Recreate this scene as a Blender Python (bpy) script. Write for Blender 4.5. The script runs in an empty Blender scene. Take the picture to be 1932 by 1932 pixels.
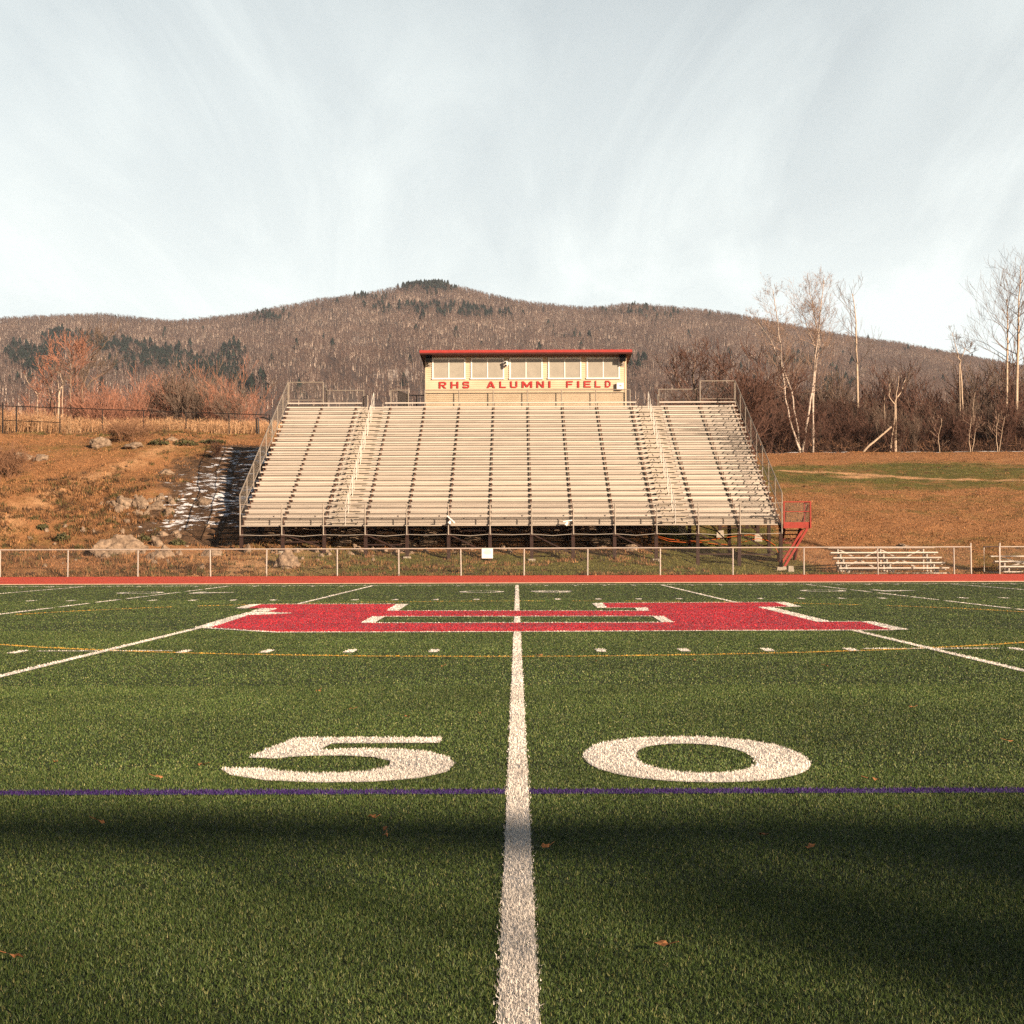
import bpy, math, random
import numpy as np
from mathutils import Vector, Matrix, noise as mnoise
from mathutils.geometry import tessellate_polygon

random.seed(7)
rng = np.random.default_rng(7)
S = bpy.context.scene
COL = S.collection
R = math.radians

# ------------------------------------------------------------------ camera
F = 3000.0 / 1932.0
CAMZ = 1.1
HAZE = .00006
K = .75
cam_d = bpy.data.cameras.new("camera")
cam_d.sensor_width = 36.0
cam_d.lens = 36.0 * F
cam_d.clip_start = 0.05
cam_d.clip_end = 12000
cam = bpy.data.objects.new("camera", cam_d)
COL.objects.link(cam)
S.camera = cam
PITCH = math.atan(73 / 3000.0)
YAW = math.atan(9 / 3000.0)
ROLL = R(-0.18)
CM = Matrix.Rotation(YAW, 3, 'Z') @ Matrix.Rotation(math.pi / 2 + PITCH, 3, 'X') @ Matrix.Rotation(ROLL, 3, 'Z')
cam.matrix_world = Matrix.Translation((0, 0, CAMZ)) @ CM.to_4x4()


def ray(px, py):
    return CM @ Vector(((px - 966) / 3000.0, -(py - 966) / 3000.0, -1.0))


def P(px, py, Y):
    d = ray(px, py)
    t = Y / d.y
    return Vector((d.x * t, Y, CAMZ + d.z * t))


def G(px, py, z=0.0):
    d = ray(px, py)
    t = (z - CAMZ) / d.z
    return (d.x * t, d.y * t)


CMI = CM.inverted()


def project(x, y, z):
    v = CMI @ Vector((x, y, z - CAMZ))
    return 966 + 3000 * v.x / -v.z, 966 - 3000 * v.y / -v.z


# ------------------------------------------------------------------ materials
def nodes_of(m):
    m.use_nodes = True
    nt = m.node_tree
    return nt, nt.nodes, nt.links, nt.nodes["Principled BSDF"]


def pmat(name, col, rough=0.75, metal=0.0, var=0.25, scale=6.0, bump=0.0, bscale=40.0, col2=None, spec=0.3, stretch=None, rnd=0.0):
    m = bpy.data.materials.new(name)
    nt, N, L, b = nodes_of(m)
    tc = N.new("ShaderNodeTexCoord")
    src = tc.outputs["Object"]
    if stretch:
        mp = N.new("ShaderNodeMapping")
        mp.inputs["Scale"].default_value = stretch
        L.new(src, mp.inputs["Vector"])
        src = mp.outputs["Vector"]
    n1 = N.new("ShaderNodeTexNoise")
    n1.inputs["Scale"].default_value = scale
    n1.inputs["Detail"].default_value = 8
    n1.inputs["Roughness"].default_value = 0.65
    L.new(src, n1.inputs["Vector"])
    rp = N.new("ShaderNodeValToRGB")
    col = tuple(c * K for c in col)
    col2 = tuple(c * K for c in col2) if col2 else None
    c2 = col2 if col2 else tuple(c * (1 - var) for c in col)
    c1 = col if col2 else tuple(min(1, c * (1 + var)) for c in col)
    rp.color_ramp.elements[0].position = 0.32
    rp.color_ramp.elements[1].position = 0.68
    rp.color_ramp.elements[0].color = (*c2, 1)
    rp.color_ramp.elements[1].color = (*c1, 1)
    L.new(n1.outputs["Fac"], rp.inputs["Fac"])
    if rnd > 0:
        oi = N.new("ShaderNodeObjectInfo")
        mr = N.new("ShaderNodeMapRange")
        mr.inputs["To Min"].default_value = 1 - rnd
        mr.inputs["To Max"].default_value = 1 + rnd * .6
        L.new(oi.outputs["Random"], mr.inputs["Value"])
        vs = N.new("ShaderNodeVectorMath")
        vs.operation = 'SCALE'
        L.new(rp.outputs["Color"], vs.inputs[0])
        L.new(mr.outputs["Result"], vs.inputs["Scale"])
        L.new(vs.outputs["Vector"], b.inputs["Base Color"])
    else:
        L.new(rp.outputs["Color"], b.inputs["Base Color"])
    b.inputs["Roughness"].default_value = rough
    b.inputs["Metallic"].default_value = metal
    b.inputs["Specular IOR Level"].default_value = spec
    if bump > 0:
        n2 = N.new("ShaderNodeTexNoise")
        n2.inputs["Scale"].default_value = bscale
        n2.inputs["Detail"].default_value = 6
        L.new(src, n2.inputs["Vector"])
        bp = N.new("ShaderNodeBump")
        bp.inputs["Strength"].default_value = bump
        bp.inputs["Distance"].default_value = 0.05
        L.new(n2.outputs["Fac"], bp.inputs["Height"])
        L.new(bp.outputs["Normal"], b.inputs["Normal"])
    return m


def attrmat(name, rough=0.8, k=1.0, var=0.3, scale=60.0, spec=0.2, transl=0.0, bump=0.0):
    """colour comes from the mesh's own per-point colour, broken up by noise"""
    m = bpy.data.materials.new(name)
    nt, N, L, b = nodes_of(m)
    at = N.new("ShaderNodeAttribute")
    at.attribute_name = "Col"
    tc = N.new("ShaderNodeTexCoord")
    n1 = N.new("ShaderNodeTexNoise")
    n1.inputs["Scale"].default_value = scale
    n1.inputs["Detail"].default_value = 5
    L.new(tc.outputs["Object"], n1.inputs["Vector"])
    mr = N.new("ShaderNodeMapRange")
    mr.inputs["From Min"].default_value = 0.3
    mr.inputs["From Max"].default_value = 0.7
    mr.inputs["To Min"].default_value = K * k * (1 - var)
    mr.inputs["To Max"].default_value = K * k * (1 + var)
    L.new(n1.outputs["Fac"], mr.inputs["Value"])
    mx = N.new("ShaderNodeVectorMath")
    mx.operation = 'SCALE'
    L.new(at.outputs["Color"], mx.inputs[0])
    L.new(mr.outputs["Result"], mx.inputs["Scale"])
    L.new(mx.outputs["Vector"], b.inputs["Base Color"])
    b.inputs["Roughness"].default_value = rough
    b.inputs["Specular IOR Level"].default_value = spec
    if bump:
        bp = N.new("ShaderNodeBump")
        bp.inputs["Strength"].default_value = bump
        bp.inputs["Distance"].default_value = 0.1
        L.new(n1.outputs["Fac"], bp.inputs["Height"])
        L.new(bp.outputs["Normal"], b.inputs["Normal"])
    return m


M = {}
M['alu'] = pmat("bleacher aluminium", (0.58, 0.515, 0.45), rough=0.5, metal=0.15, var=0.12, scale=1.3, stretch=(0.35, 4, 4), spec=0.4, rnd=.10)
M['alu_tread'] = pmat("ribbed aluminium", (0.43, 0.372, 0.315), rough=0.6, metal=0.1, var=0.18, scale=1.1, stretch=(0.5, 5, 5), spec=0.4, rnd=.10)
M['alu_step'] = pmat("worn aluminium step", (0.45, 0.385, 0.31), rough=0.65, metal=0.1, var=0.25, scale=2.0)
M['galv'] = pmat("galvanised steel", (0.30, 0.255, 0.21), rough=0.55, metal=0.2, var=0.2, scale=5)
M['galv_bright'] = pmat("bright galvanised pipe", (0.46, 0.41, 0.36), rough=0.5, metal=0.15, var=0.12, scale=5)
M['wire'] = pmat("fence wire", (0.15, 0.13, 0.115), rough=0.6, metal=0.2, var=0.1, scale=3)
M['darkwire'] = pmat("black coated steel", (0.018, 0.014, 0.014), rough=0.5, var=0.2, scale=5)
M['brownsteel'] = pmat("brown painted steel", (0.020, 0.011, 0.009), rough=0.8, var=0.35, scale=4, col2=(0.042, 0.016, 0.011))
M['bracket'] = pmat("rusty brown bracket", (0.13, 0.065, 0.042), rough=0.8, var=0.3, scale=4)
M['redsteel'] = pmat("red oxide painted steel", (0.29, 0.038, 0.027), rough=0.8, var=0.2, scale=4)
M['darkred'] = pmat("dark red steel", (0.15, 0.026, 0.018), rough=0.75, var=0.3, scale=4)
M['roofred'] = pmat("red metal roof", (0.34, 0.030, 0.024), rough=0.6, var=0.15, scale=3)
M['roofedge'] = pmat("dark red roof flashing", (0.07, 0.010, 0.008), rough=0.7, var=0.25, scale=3)
M['soffit'] = pmat("brown soffit boards", (0.16, 0.06, 0.035), rough=0.8, var=0.2, scale=3)
M['white'] = pmat("white painted trim", (0.80, 0.78, 0.74), rough=0.5, var=0.06, scale=3)
M['railwhite'] = pmat("white handrail paint", (0.62, 0.58, 0.52), rough=0.5, var=0.08, scale=3)
M['glass'] = pmat("window glass with closed blinds", (0.34, 0.31, 0.26), rough=0.25, var=0.10, scale=2.5, spec=0.35)
M['letter'] = pmat("red sign letters", (0.36, 0.020, 0.020), rough=0.6, var=0.15, scale=6)
M['black'] = pmat("black plastic", (0.006, 0.006, 0.007), rough=0.8, var=0.2, scale=4, spec=0.05)
M['grey'] = pmat("grey ink", (0.5, 0.42, 0.36), rough=0.7, var=0.1, scale=4)
M['concrete'] = pmat("concrete", (0.36, 0.31, 0.25), rough=0.9, var=0.2, scale=6, bump=0.3)
M['orange'] = pmat("orange rubber", (0.50, 0.10, 0.015), rough=0.5, var=0.1, scale=4)
M['leaf'] = pmat("dead leaf", (0.30, 0.13, 0.05), rough=0.8, var=0.4, scale=30)
M['rock'] = pmat("granite boulder", (0.36, 0.26, 0.18), rough=0.95, var=0.3, scale=4.5, bump=1.0, bscale=9, col2=(0.085, 0.058, 0.042))
M['birch'] = pmat("birch bark", (0.62, 0.52, 0.44), rough=0.8, var=0.3, scale=3, col2=(0.26, 0.19, 0.15), stretch=(1, 1, 3))
M['bark'] = pmat("grey brown bark", (0.22, 0.15, 0.11), rough=0.9, var=0.3, scale=4)
M['palebark'] = pmat("pale bark", (0.46, 0.35, 0.26), rough=0.9, var=0.3, scale=4)
M['twig_tan'] = pmat("tan birch twigs", (0.29, 0.195, 0.145), rough=0.9, var=0.2, scale=2)
M['twig_grey'] = pmat("grey brown twigs", (0.15, 0.105, 0.08), rough=0.9, var=0.2, scale=2)
M['twig_red'] = pmat("reddish twigs", (0.34, 0.155, 0.10), rough=0.9, var=0.25, scale=2)
M['twig_dark'] = pmat("dark brown twigs", (0.10, 0.050, 0.036), rough=0.9, var=0.3, scale=2)
M['evergreen'] = pmat("evergreen needles", (0.035, 0.055, 0.025), rough=0.8, var=0.4, scale=2)
M['greenbush'] = pmat("low green leaves", (0.075, 0.072, 0.028), rough=0.8, var=0.4, scale=3)
M['redleaf'] = pmat("dry red leaves", (0.36, 0.11, 0.05), rough=0.8, var=0.35, scale=3)
M['reed'] = attrmat("dry reeds", var=0.2, scale=2)
M['turf'] = attrmat("artificial turf fibre", rough=0.55, var=0.22, scale=0.7, spec=0.25)
M['drygrass'] = attrmat("hillside grass blades", var=0.2, scale=1.5)
M['forest'] = attrmat("far woods", k=.85, var=0.2, scale=0.02, spec=0.05)


def siding_mat():
    m = bpy.data.materials.new("cream clapboard siding")
    nt, N, L, b = nodes_of(m)
    tc = N.new("ShaderNodeTexCoord")
    n = N.new("ShaderNodeTexNoise")
    n.inputs["Scale"].default_value = 1.6
    n.inputs["Detail"].default_value = 6
    L.new(tc.outputs["Object"], n.inputs["Vector"])
    rp = N.new("ShaderNodeValToRGB")
    rp.color_ramp.elements[0].position = .3
    rp.color_ramp.elements[1].position = .7
    rp.color_ramp.elements[0].color = (0.38, 0.295, 0.195, 1)
    rp.color_ramp.elements[1].color = (0.46, 0.36, 0.25, 1)
    L.new(n.outputs["Fac"], rp.inputs["Fac"])
    L.new(rp.outputs["Color"], b.inputs["Base Color"])
    b.inputs["Roughness"].default_value = .6
    return m


M['siding'] = siding_mat()


def track_mat():
    m = pmat("red running track", (0.68, 0.105, 0.065), rough=0.9, var=0.12, scale=0.8, bump=0.4, bscale=60, spec=0.1)
    return m


M['track'] = track_mat()


def turf_base_mat():
    m = bpy.data.materials.new("turf base")
    nt, N, L, b = nodes_of(m)
    tc = N.new("ShaderNodeTexCoord")
    n = N.new("ShaderNodeTexNoise"); n.inputs["Scale"].default_value = 45; n.inputs["Detail"].default_value = 6
    n2 = N.new("ShaderNodeTexNoise"); n2.inputs["Scale"].default_value = 0.35; n2.inputs["Detail"].default_value = 6
    L.new(tc.outputs["Object"], n.inputs["Vector"]); L.new(tc.outputs["Object"], n2.inputs["Vector"])
    rp = N.new("ShaderNodeValToRGB")
    e = rp.color_ramp.elements
    e[0].position = .3; e[0].color = (0.008, 0.012, 0.004, 1)
    e[1].position = .72; e[1].color = (0.060, 0.072, 0.022, 1)
    L.new(n.outputs["Fac"], rp.inputs["Fac"])
    mr = N.new("ShaderNodeMapRange"); mr.inputs["From Min"].default_value = .3; mr.inputs["From Max"].default_value = .7
    mr.inputs["To Min"].default_value = .8; mr.inputs["To Max"].default_value = 1.2
    L.new(n2.outputs["Fac"], mr.inputs["Value"])
    sc = N.new("ShaderNodeVectorMath"); sc.operation = 'SCALE'
    L.new(rp.outputs["Color"], sc.inputs[0]); L.new(mr.outputs["Result"], sc.inputs["Scale"])
    L.new(sc.outputs["Vector"], b.inputs["Base Color"])
    b.inputs["Roughness"].default_value = .8; b.inputs["Specular IOR Level"].default_value = .15
    bp = N.new("ShaderNodeBump"); bp.inputs["Strength"].default_value = .8; bp.inputs["Distance"].default_value = .02
    L.new(n.outputs["Fac"], bp.inputs["Height"]); L.new(bp.outputs["Normal"], b.inputs["Normal"])
    return m


M['turfbase'] = turf_base_mat()


def hill_mat():
    """hillside soil and grass: masks in vertex colour Mask (R green, G bare dirt, B snow), detail by noise"""
    m = bpy.data.materials.new("hillside grass and soil")
    nt, N, L, b = nodes_of(m)
    tc = N.new("ShaderNodeTexCoord")
    at = N.new("ShaderNodeAttribute"); at.attribute_name = "Mask"
    sp = N.new("ShaderNodeSeparateColor"); L.new(at.outputs["Color"], sp.inputs["Color"])

    def noise(scale, detail=7, rough=.6):
        n = N.new("ShaderNodeTexNoise"); n.inputs["Scale"].default_value = scale
        n.inputs["Detail"].default_value = detail; n.inputs["Roughness"].default_value = rough
        L.new(tc.outputs["Object"], n.inputs["Vector"]); return n.outputs["Fac"]

    def ramp(f, p0, c0, p1, c1):
        r = N.new("ShaderNodeValToRGB"); e = r.color_ramp.elements
        e[0].position = p0; e[0].color = (*c0, 1); e[1].position = p1; e[1].color = (*c1, 1)
        L.new(f, r.inputs["Fac"]); return r.outputs["Color"]

    def mix(f, a, c):
        x = N.new("ShaderNodeMix"); x.data_type = 'RGBA'
        L.new(f, x.inputs["Factor"]); L.new(a, x.inputs["A"]); L.new(c, x.inputs["B"]); return x.outputs["Result"]

    def mask(ch, nf, lo, hi, k=1.0):
        a = N.new("ShaderNodeMath"); a.operation = 'MULTIPLY_ADD'; a.inputs[1].default_value = k; a.inputs[2].default_value = -.5 * k
        L.new(nf, a.inputs[0])
        s = N.new("ShaderNodeMath"); s.operation = 'ADD'; L.new(ch, s.inputs[0]); L.new(a.outputs[0], s.inputs[1])
        mr = N.new("ShaderNodeMapRange"); mr.inputs["From Min"].default_value = lo; mr.inputs["From Max"].default_value = hi
        L.new(s.outputs[0], mr.inputs["Value"]); return mr.outputs["Result"]

    fine = noise(3.6, 10, .85)
    med = noise(.6, 6)
    dry = mix(med, ramp(fine, .3, (.12, .056, .025), .70, (.40, .19, .085)), ramp(fine, .3, (.14, .066, .028), .70, (.42, .215, .095)))
    green = ramp(fine, .3, (.035, .04, .012), .7, (.15, .13, .035))
    c = mix(mask(sp.outputs["Red"], noise(1.2), .35, .75), dry, green)
    dirt = ramp(fine, .3, (.24, .125, .06), .7, (.60, .36, .19))
    c = mix(mask(sp.outputs["Green"], noise(1.0), .35, .8), c, dirt)
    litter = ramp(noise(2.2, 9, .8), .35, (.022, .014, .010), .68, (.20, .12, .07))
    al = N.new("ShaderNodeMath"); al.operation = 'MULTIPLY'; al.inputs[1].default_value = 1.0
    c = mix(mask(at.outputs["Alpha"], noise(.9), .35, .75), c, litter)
    snow = ramp(fine, .2, (.60, .62, .68), .8, (.82, .83, .86))
    mp = N.new("ShaderNodeMapping"); mp.inputs["Scale"].default_value = (.55, 1.1, 1.8); L.new(tc.outputs["Object"], mp.inputs["Vector"])
    sn = N.new("ShaderNodeTexNoise"); sn.inputs["Scale"].default_value = 2.4; sn.inputs["Detail"].default_value = 6; sn.inputs["Roughness"].default_value = .7
    L.new(mp.outputs["Vector"], sn.inputs["Vector"])
    c = mix(mask(sp.outputs["Blue"], sn.outputs["Fac"],   .46, .53, 2.2), c, snow)
    L.new(c, b.inputs["Base Color"])
    b.inputs["Roughness"].default_value = .95; b.inputs["Specular IOR Level"].default_value = .1
    bp = N.new("ShaderNodeBump"); bp.inputs["Strength"].default_value = .9; bp.inputs["Distance"].default_value = .12
    L.new(fine, bp.inputs["Height"]); L.new(bp.outputs["Normal"], b.inputs["Normal"])
    return m


M['hill'] = hill_mat()


def mountain_mat():
    m = bpy.data.materials.new("mountain forest floor")
    nt, N, L, b = nodes_of(m)
    tc = N.new("ShaderNodeTexCoord")
    at = N.new("ShaderNodeAttribute"); at.attribute_name = "Col"
    n = N.new("ShaderNodeTexNoise"); n.inputs["Scale"].default_value = .06; n.inputs["Detail"].default_value = 10; n.inputs["Roughness"].default_value = .75
    L.new(tc.outputs["Object"], n.inputs["Vector"])
    rp = N.new("ShaderNodeValToRGB"); e = rp.color_ramp.elements
    e[0].position = .32; e[0].color = (.038, .030, .030, 1); e[1].position = .70; e[1].color = (.16, .115, .095, 1)
    L.new(n.outputs["Fac"], rp.inputs["Fac"])
    n2 = N.new("ShaderNodeTexNoise"); n2.inputs["Scale"].default_value = .05; n2.inputs["Detail"].default_value = 8; n2.inputs["Roughness"].default_value = .8
    L.new(tc.outputs["Object"], n2.inputs["Vector"])
    sp = N.new("ShaderNodeSeparateColor"); L.new(at.outputs["Color"], sp.inputs["Color"])
    ad = N.new("ShaderNodeMath"); ad.operation = 'ADD'; L.new(sp.outputs["Red"], ad.inputs[0]); L.new(n2.outputs["Fac"], ad.inputs[1])
    mr = N.new("ShaderNodeMapRange"); mr.inputs["From Min"].default_value = .78; mr.inputs["From Max"].default_value = .95
    L.new(ad.outputs[0], mr.inputs["Value"])
    x = N.new("ShaderNodeMix"); x.data_type = 'RGBA'; x.inputs["B"].default_value = (.36, .30, .26, 1)
    L.new(mr.outputs["Result"], x.inputs["Factor"]); L.new(rp.outputs["Color"], x.inputs["A"])
    L.new(x.outputs["Result"], b.inputs["Base Color"])
    b.inputs["Roughness"].default_value = 1; b.inputs["Specular IOR Level"].default_value = .05
    return m


M['mountain'] = mountain_mat()


# ------------------------------------------------------------------ object helpers
def offset_of(parent):
    o = Vector((0, 0, 0))
    while parent is not None:
        o += parent.location
        parent = parent.parent
    return o


def tag(o, label=None, cat=None, group=None, kind=None):
    if label: o['label'] = label
    if cat: o['category'] = cat
    if group: o['group'] = group
    if kind: o['kind'] = kind
    return o


def empty(name, loc, label, cat, group=None):
    o = bpy.data.objects.new(name, None)
    o.empty_display_size = .2
    o.location = loc
    COL.objects.link(o)
    return tag(o, label, cat, group)


def finish(name, me, mat, parent, origin):
    me.materials.append(mat)
    o = bpy.data.objects.new(name, me)
    COL.objects.link(o)
    if parent is not None:
        o.parent = parent
    else:
        o.location = origin
    return o


class MB:
    def __init__(s):
        s.v = []; s.f = []

    def quad(s, a, b, c, d):
        n = len(s.v); s.v += [tuple(a), tuple(b), tuple(c), tuple(d)]; s.f.append((n, n + 1, n + 2, n + 3)); return s

    def tri(s, a, b, c):
        n = len(s.v); s.v += [tuple(a), tuple(b), tuple(c)]; s.f.append((n, n + 1, n + 2)); return s

    def box(s, x0, x1, y0, y1, z0, z1):
        n = len(s.v)
        s.v += [(x0, y0, z0), (x1, y0, z0), (x1, y1, z0), (x0, y1, z0), (x0, y0, z1), (x1, y0, z1), (x1, y1, z1), (x0, y1, z1)]
        s.f += [tuple(n + i for i in q) for q in ((0, 3, 2, 1), (4, 5, 6, 7), (0, 1, 5, 4), (1, 2, 6, 5), (2, 3, 7, 6), (3, 0, 4, 7))]
        return s

    def hexa(s, pts):
        n = len(s.v); s.v += [tuple(p) for p in pts]
        s.f += [tuple(n + i for i in q) for q in ((0, 3, 2, 1), (4, 5, 6, 7), (0, 1, 5, 4), (1, 2, 6, 5), (2, 3, 7, 6), (3, 0, 4, 7))]
        return s

    def beam(s, a, b, w, h, up=(0, 0, 1)):
        a = Vector(a); b = Vector(b); d = (b - a).normalized(); u = Vector(up)
        r = d.cross(u)
        if r.length < 1e-4: r = d.cross(Vector((0, 1, 0)))
        r.normalize(); u = r.cross(d).normalized()
        r = r * w / 2; u = u * h / 2
        return s.hexa([a - r - u, a + r - u, b + r - u, b - r - u, a - r + u, a + r + u, b + r + u, b - r + u])

    def tube(s, pts, rad, n=6, cap=True):
        pts = [Vector(p) for p in pts]
        if not isinstance(rad, (list, tuple)): rad = [rad] * len(pts)
        base = len(s.v)
        for i, p in enumerate(pts):
            d = (pts[min(i + 1, len(pts) - 1)] - pts[max(i - 1, 0)])
            if d.length < 1e-9: d = Vector((0, 0, 1))
            d.normalize()
            a = d.cross(Vector((0, 0, 1)) if abs(d.z) < .95 else Vector((1, 0, 0))).normalized(); b2 = d.cross(a)
            for k in range(n):
                t = 2 * math.pi * k / n
                s.v.append(tuple(p + (a * math.cos(t) + b2 * math.sin(t)) * rad[i]))
        for i in range(len(pts) - 1):
            for k in range(n):
                s.f.append((base + i * n + k, base + i * n + (k + 1) % n, base + (i + 1) * n + (k + 1) % n, base + (i + 1) * n + k))
        if cap:
            s.f.append(tuple(base + k for k in range(n))[::-1])
            e = base + (len(pts) - 1) * n
            s.f.append(tuple(e + k for k in range(n)))
        return s

    def chain(s, a, b, c, d, pitch=.06, w=.004):
        """woven chain-link wires over the planar quad a(bottom left) b(bottom right) c(top right) d(top left)"""
        a, b, c, d = map(Vector, (a, b, c, d))
        Lw = (b - a).length; H = (d - a).length
        nrm = (b - a).cross(d - a).normalized()

        def at(u, v):
            return a * (1 - u) * (1 - v) + b * u * (1 - v) + c * u * v + d * (1 - u) * v
        k = -H
        while k < Lw:
            for sgn in (1, -1):
                u0, v0, u1, v1 = k, 0.0, k + H, H
                if u0 < 0: v0 = -u0; u0 = 0
                if u1 > Lw: v1 = H - (u1 - Lw); u1 = Lw
                if v1 - v0 < .01: continue
                if sgn < 0: v0, v1 = H - v0, H - v1
                p = at(u0 / Lw, v0 / H); q = at(u1 / Lw, v1 / H)
                e = (q - p).normalized().cross(nrm) * w / 2
                o = nrm * .002 * sgn
                s.quad(p - e + o, p + e + o, q + e + o, q - e + o)
            k += pitch
        return s

    def build(s, name, mat, parent=None, origin=None, smooth=False):
        v = np.array(s.v, dtype=np.float64)
        if parent is not None:
            off = np.array(offset_of(parent))
        else:
            if origin is None:
                lo = v.min(0); hi = v.max(0)
                origin = ((lo[0] + hi[0]) / 2, (lo[1] + hi[1]) / 2, lo[2])
            off = np.array(origin)
        v = v - off
        me = bpy.data.meshes.new(name)
        me.from_pydata(v.tolist(), [], s.f)
        if smooth:
            me.polygons.foreach_set('use_smooth', [True] * len(me.polygons))
        me.update()
        return finish(name, me, mat, parent, Vector(origin) if origin is not None else None)


def tri_mesh(name, V, mat, colors=None, parent=None, extra=None, attr="Col"):
    """V: (n,3,3) triangles; colors (n,3) or (n,3,3); extra = (verts, tris, col) of a sheet added to the same mesh"""
    n = len(V)
    verts = V.reshape(-1, 3)
    tris = np.arange(n * 3).reshape(-1, 3)
    cols = None
    if colors is not None:
        cols = np.repeat(colors, 3, axis=0) if colors.ndim == 2 else colors.reshape(-1, 3)
    if extra is not None:
        ev, et, ec = extra
        tris = np.vstack([tris, et + len(verts)]) if n else et
        verts = np.vstack([verts, ev]) if n else ev
        cc = np.tile(np.array(ec)[None, :], (len(ev), 1))
        cols = np.vstack([cols, cc]) if n else cc
    me = bpy.data.meshes.new(name)
    me.vertices.add(len(verts)); me.vertices.foreach_set('co', verts.astype(np.float32).ravel())
    me.loops.add(len(tris) * 3); me.loops.foreach_set('vertex_index', tris.astype(np.int32).ravel())
    me.polygons.add(len(tris))
    me.polygons.foreach_set('loop_start', np.arange(0, len(tris) * 3, 3, dtype=np.int32))
    me.update(calc_edges=True)
    if cols is not None:
        a = me.attributes.new(attr, 'FLOAT_COLOR', 'POINT')
        c4 = np.ones((len(verts), 4), np.float32); c4[:, :3] = cols
        a.data.foreach_set('color', c4.ravel())
    return finish(name, me, mat, parent, Vector((0, 0, 0)))


def grid_mesh(name, X, Y, Z, mat, attrs=None):
    r, c = X.shape
    v = np.stack([X, Y, Z], -1).reshape(-1, 3)
    idx = np.arange(r * c).reshape(r, c)
    q = np.stack([idx[:-1, :-1], idx[:-1, 1:], idx[1:, 1:], idx[1:, :-1]], -1).reshape(-1, 4)
    me = bpy.data.meshes.new(name)
    me.vertices.add(len(v)); me.vertices.foreach_set('co', v.astype(np.float32).ravel())
    me.loops.add(len(q) * 4); me.loops.foreach_set('vertex_index', q.astype(np.int32).ravel())
    me.polygons.add(len(q)); me.polygons.foreach_set('loop_start', np.arange(0, len(q) * 4, 4, dtype=np.int32))
    me.polygons.foreach_set('use_smooth', np.ones(len(q), dtype=bool))
    me.update(calc_edges=True)
    for k, A in (attrs or {}).items():
        a = me.attributes.new(k, 'FLOAT_COLOR', 'POINT')
        a.data.foreach_set('color', A.reshape(-1, 4).astype(np.float32).ravel())
    return finish(name, me, mat, None, Vector((0, 0, 0)))


# smooth value noise on arrays
_tab = rng.random((256, 256))


def vnoise(x, y, seed=0):
    x = np.asarray(x, float) + seed * 17.3; y = np.asarray(y, float) + seed * 9.7
    xi = np.floor(x).astype(int); yi = np.floor(y).astype(int); fx = x - xi; fy = y - yi
    fx = fx * fx * (3 - 2 * fx); fy = fy * fy * (3 - 2 * fy)
    g = lambda a, b: _tab[a & 255, b & 255]
    return (g(xi, yi) * (1 - fx) + g(xi + 1, yi) * fx) * (1 - fy) + (g(xi, yi + 1) * (1 - fx) + g(xi + 1, yi + 1) * fx) * fy


def fbm(x, y, seed=0, o=4):
    s = 0; a = .5; t = 0
    for k in range(o):
        s = s + a * vnoise(x * 2 ** k, y * 2 ** k, seed + k); t += a; a *= .5
    return s / t


def sstep(a, b, x):
    t = np.clip((np.asarray(x, float) - a) / (b - a), 0, 1)
    return t * t * (3 - 2 * t)


# ------------------------------------------------------------------ terrain height
PL = np.array([(60, .03), (64.3, .03), (65, .08), (66, .38), (68, .72), (70, 1.08), (72, 1.5), (75, 2.6), (80, 4.2), (85, 5.7), (90, 7.0), (95, 7.95), (100, 8.5), (106, 8.85), (112, 9.15), (130, 9.3), (150, 10), (200, 13), (400, 30), (460, 33), (900, 69), (960, 74)])
PM = np.array([(60, .03), (64.3, .03), (65, .08), (66.3, .25), (70, .62), (72, 1.1), (75, 2.0), (80, 3.4), (85, 5.1), (90, 6.6), (95, 7.6), (100, 8.2), (112, 9.0), (130, 9.3), (150, 10), (200, 13), (400, 30), (460, 33), (900, 69), (960, 74)])
PR = np.array([(60, .03), (64.3, .03), (65, .06), (68.5, .10), (70, .28), (72.3, .58), (75, 1.1), (77, 1.55), (85, 3.15), (95, 4.8), (105, 6.2), (115, 7.45), (125, 8.5), (134, 9.25), (150, 10.2), (200, 13), (400, 30), (460, 33), (900, 69), (960, 74)])


def terrain(x, y, bumps=True):
    x = np.asarray(x, float); y = np.asarray(y, float)
    l = np.interp(y, PL[:, 0], PL[:, 1]); m = np.interp(y, PM[:, 0], PM[:, 1]); r = np.interp(y, PR[:, 0], PR[:, 1])
    wl = sstep(-1, -13, x); wr = sstep(4, 10.5, x)
    h = l * wl + r * wr + m * (1 - wl - wr)
    if bumps:
        a = np.clip((y - 65.5) / 6, 0, 1)
        amp = .14 + .30 * sstep(-5, -14, x)
        h = h + a * (amp * (fbm(x / 4.5, y / 4.5, 3) - .5) * 2 + .13 * (fbm(x * .9, y * .9, 5) - .5) * 2)
    return h


def tz(x, y):
    return float(terrain(x, y))


def T(px, py, y0=64.6, y1=300):
    """where the sight line through a pixel of the photo meets the hillside"""
    ys = np.arange(y0, y1, .1)
    d = ray(px, py)
    xs = d.x / d.y * ys; zs = CAMZ + d.z / d.y * ys
    hit = np.nonzero(terrain(xs, ys) >= zs)[0]
    i = hit[0] if len(hit) else len(ys) - 1
    return Vector((xs[i], ys[i], float(terrain(xs[i], ys[i]))))


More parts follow.
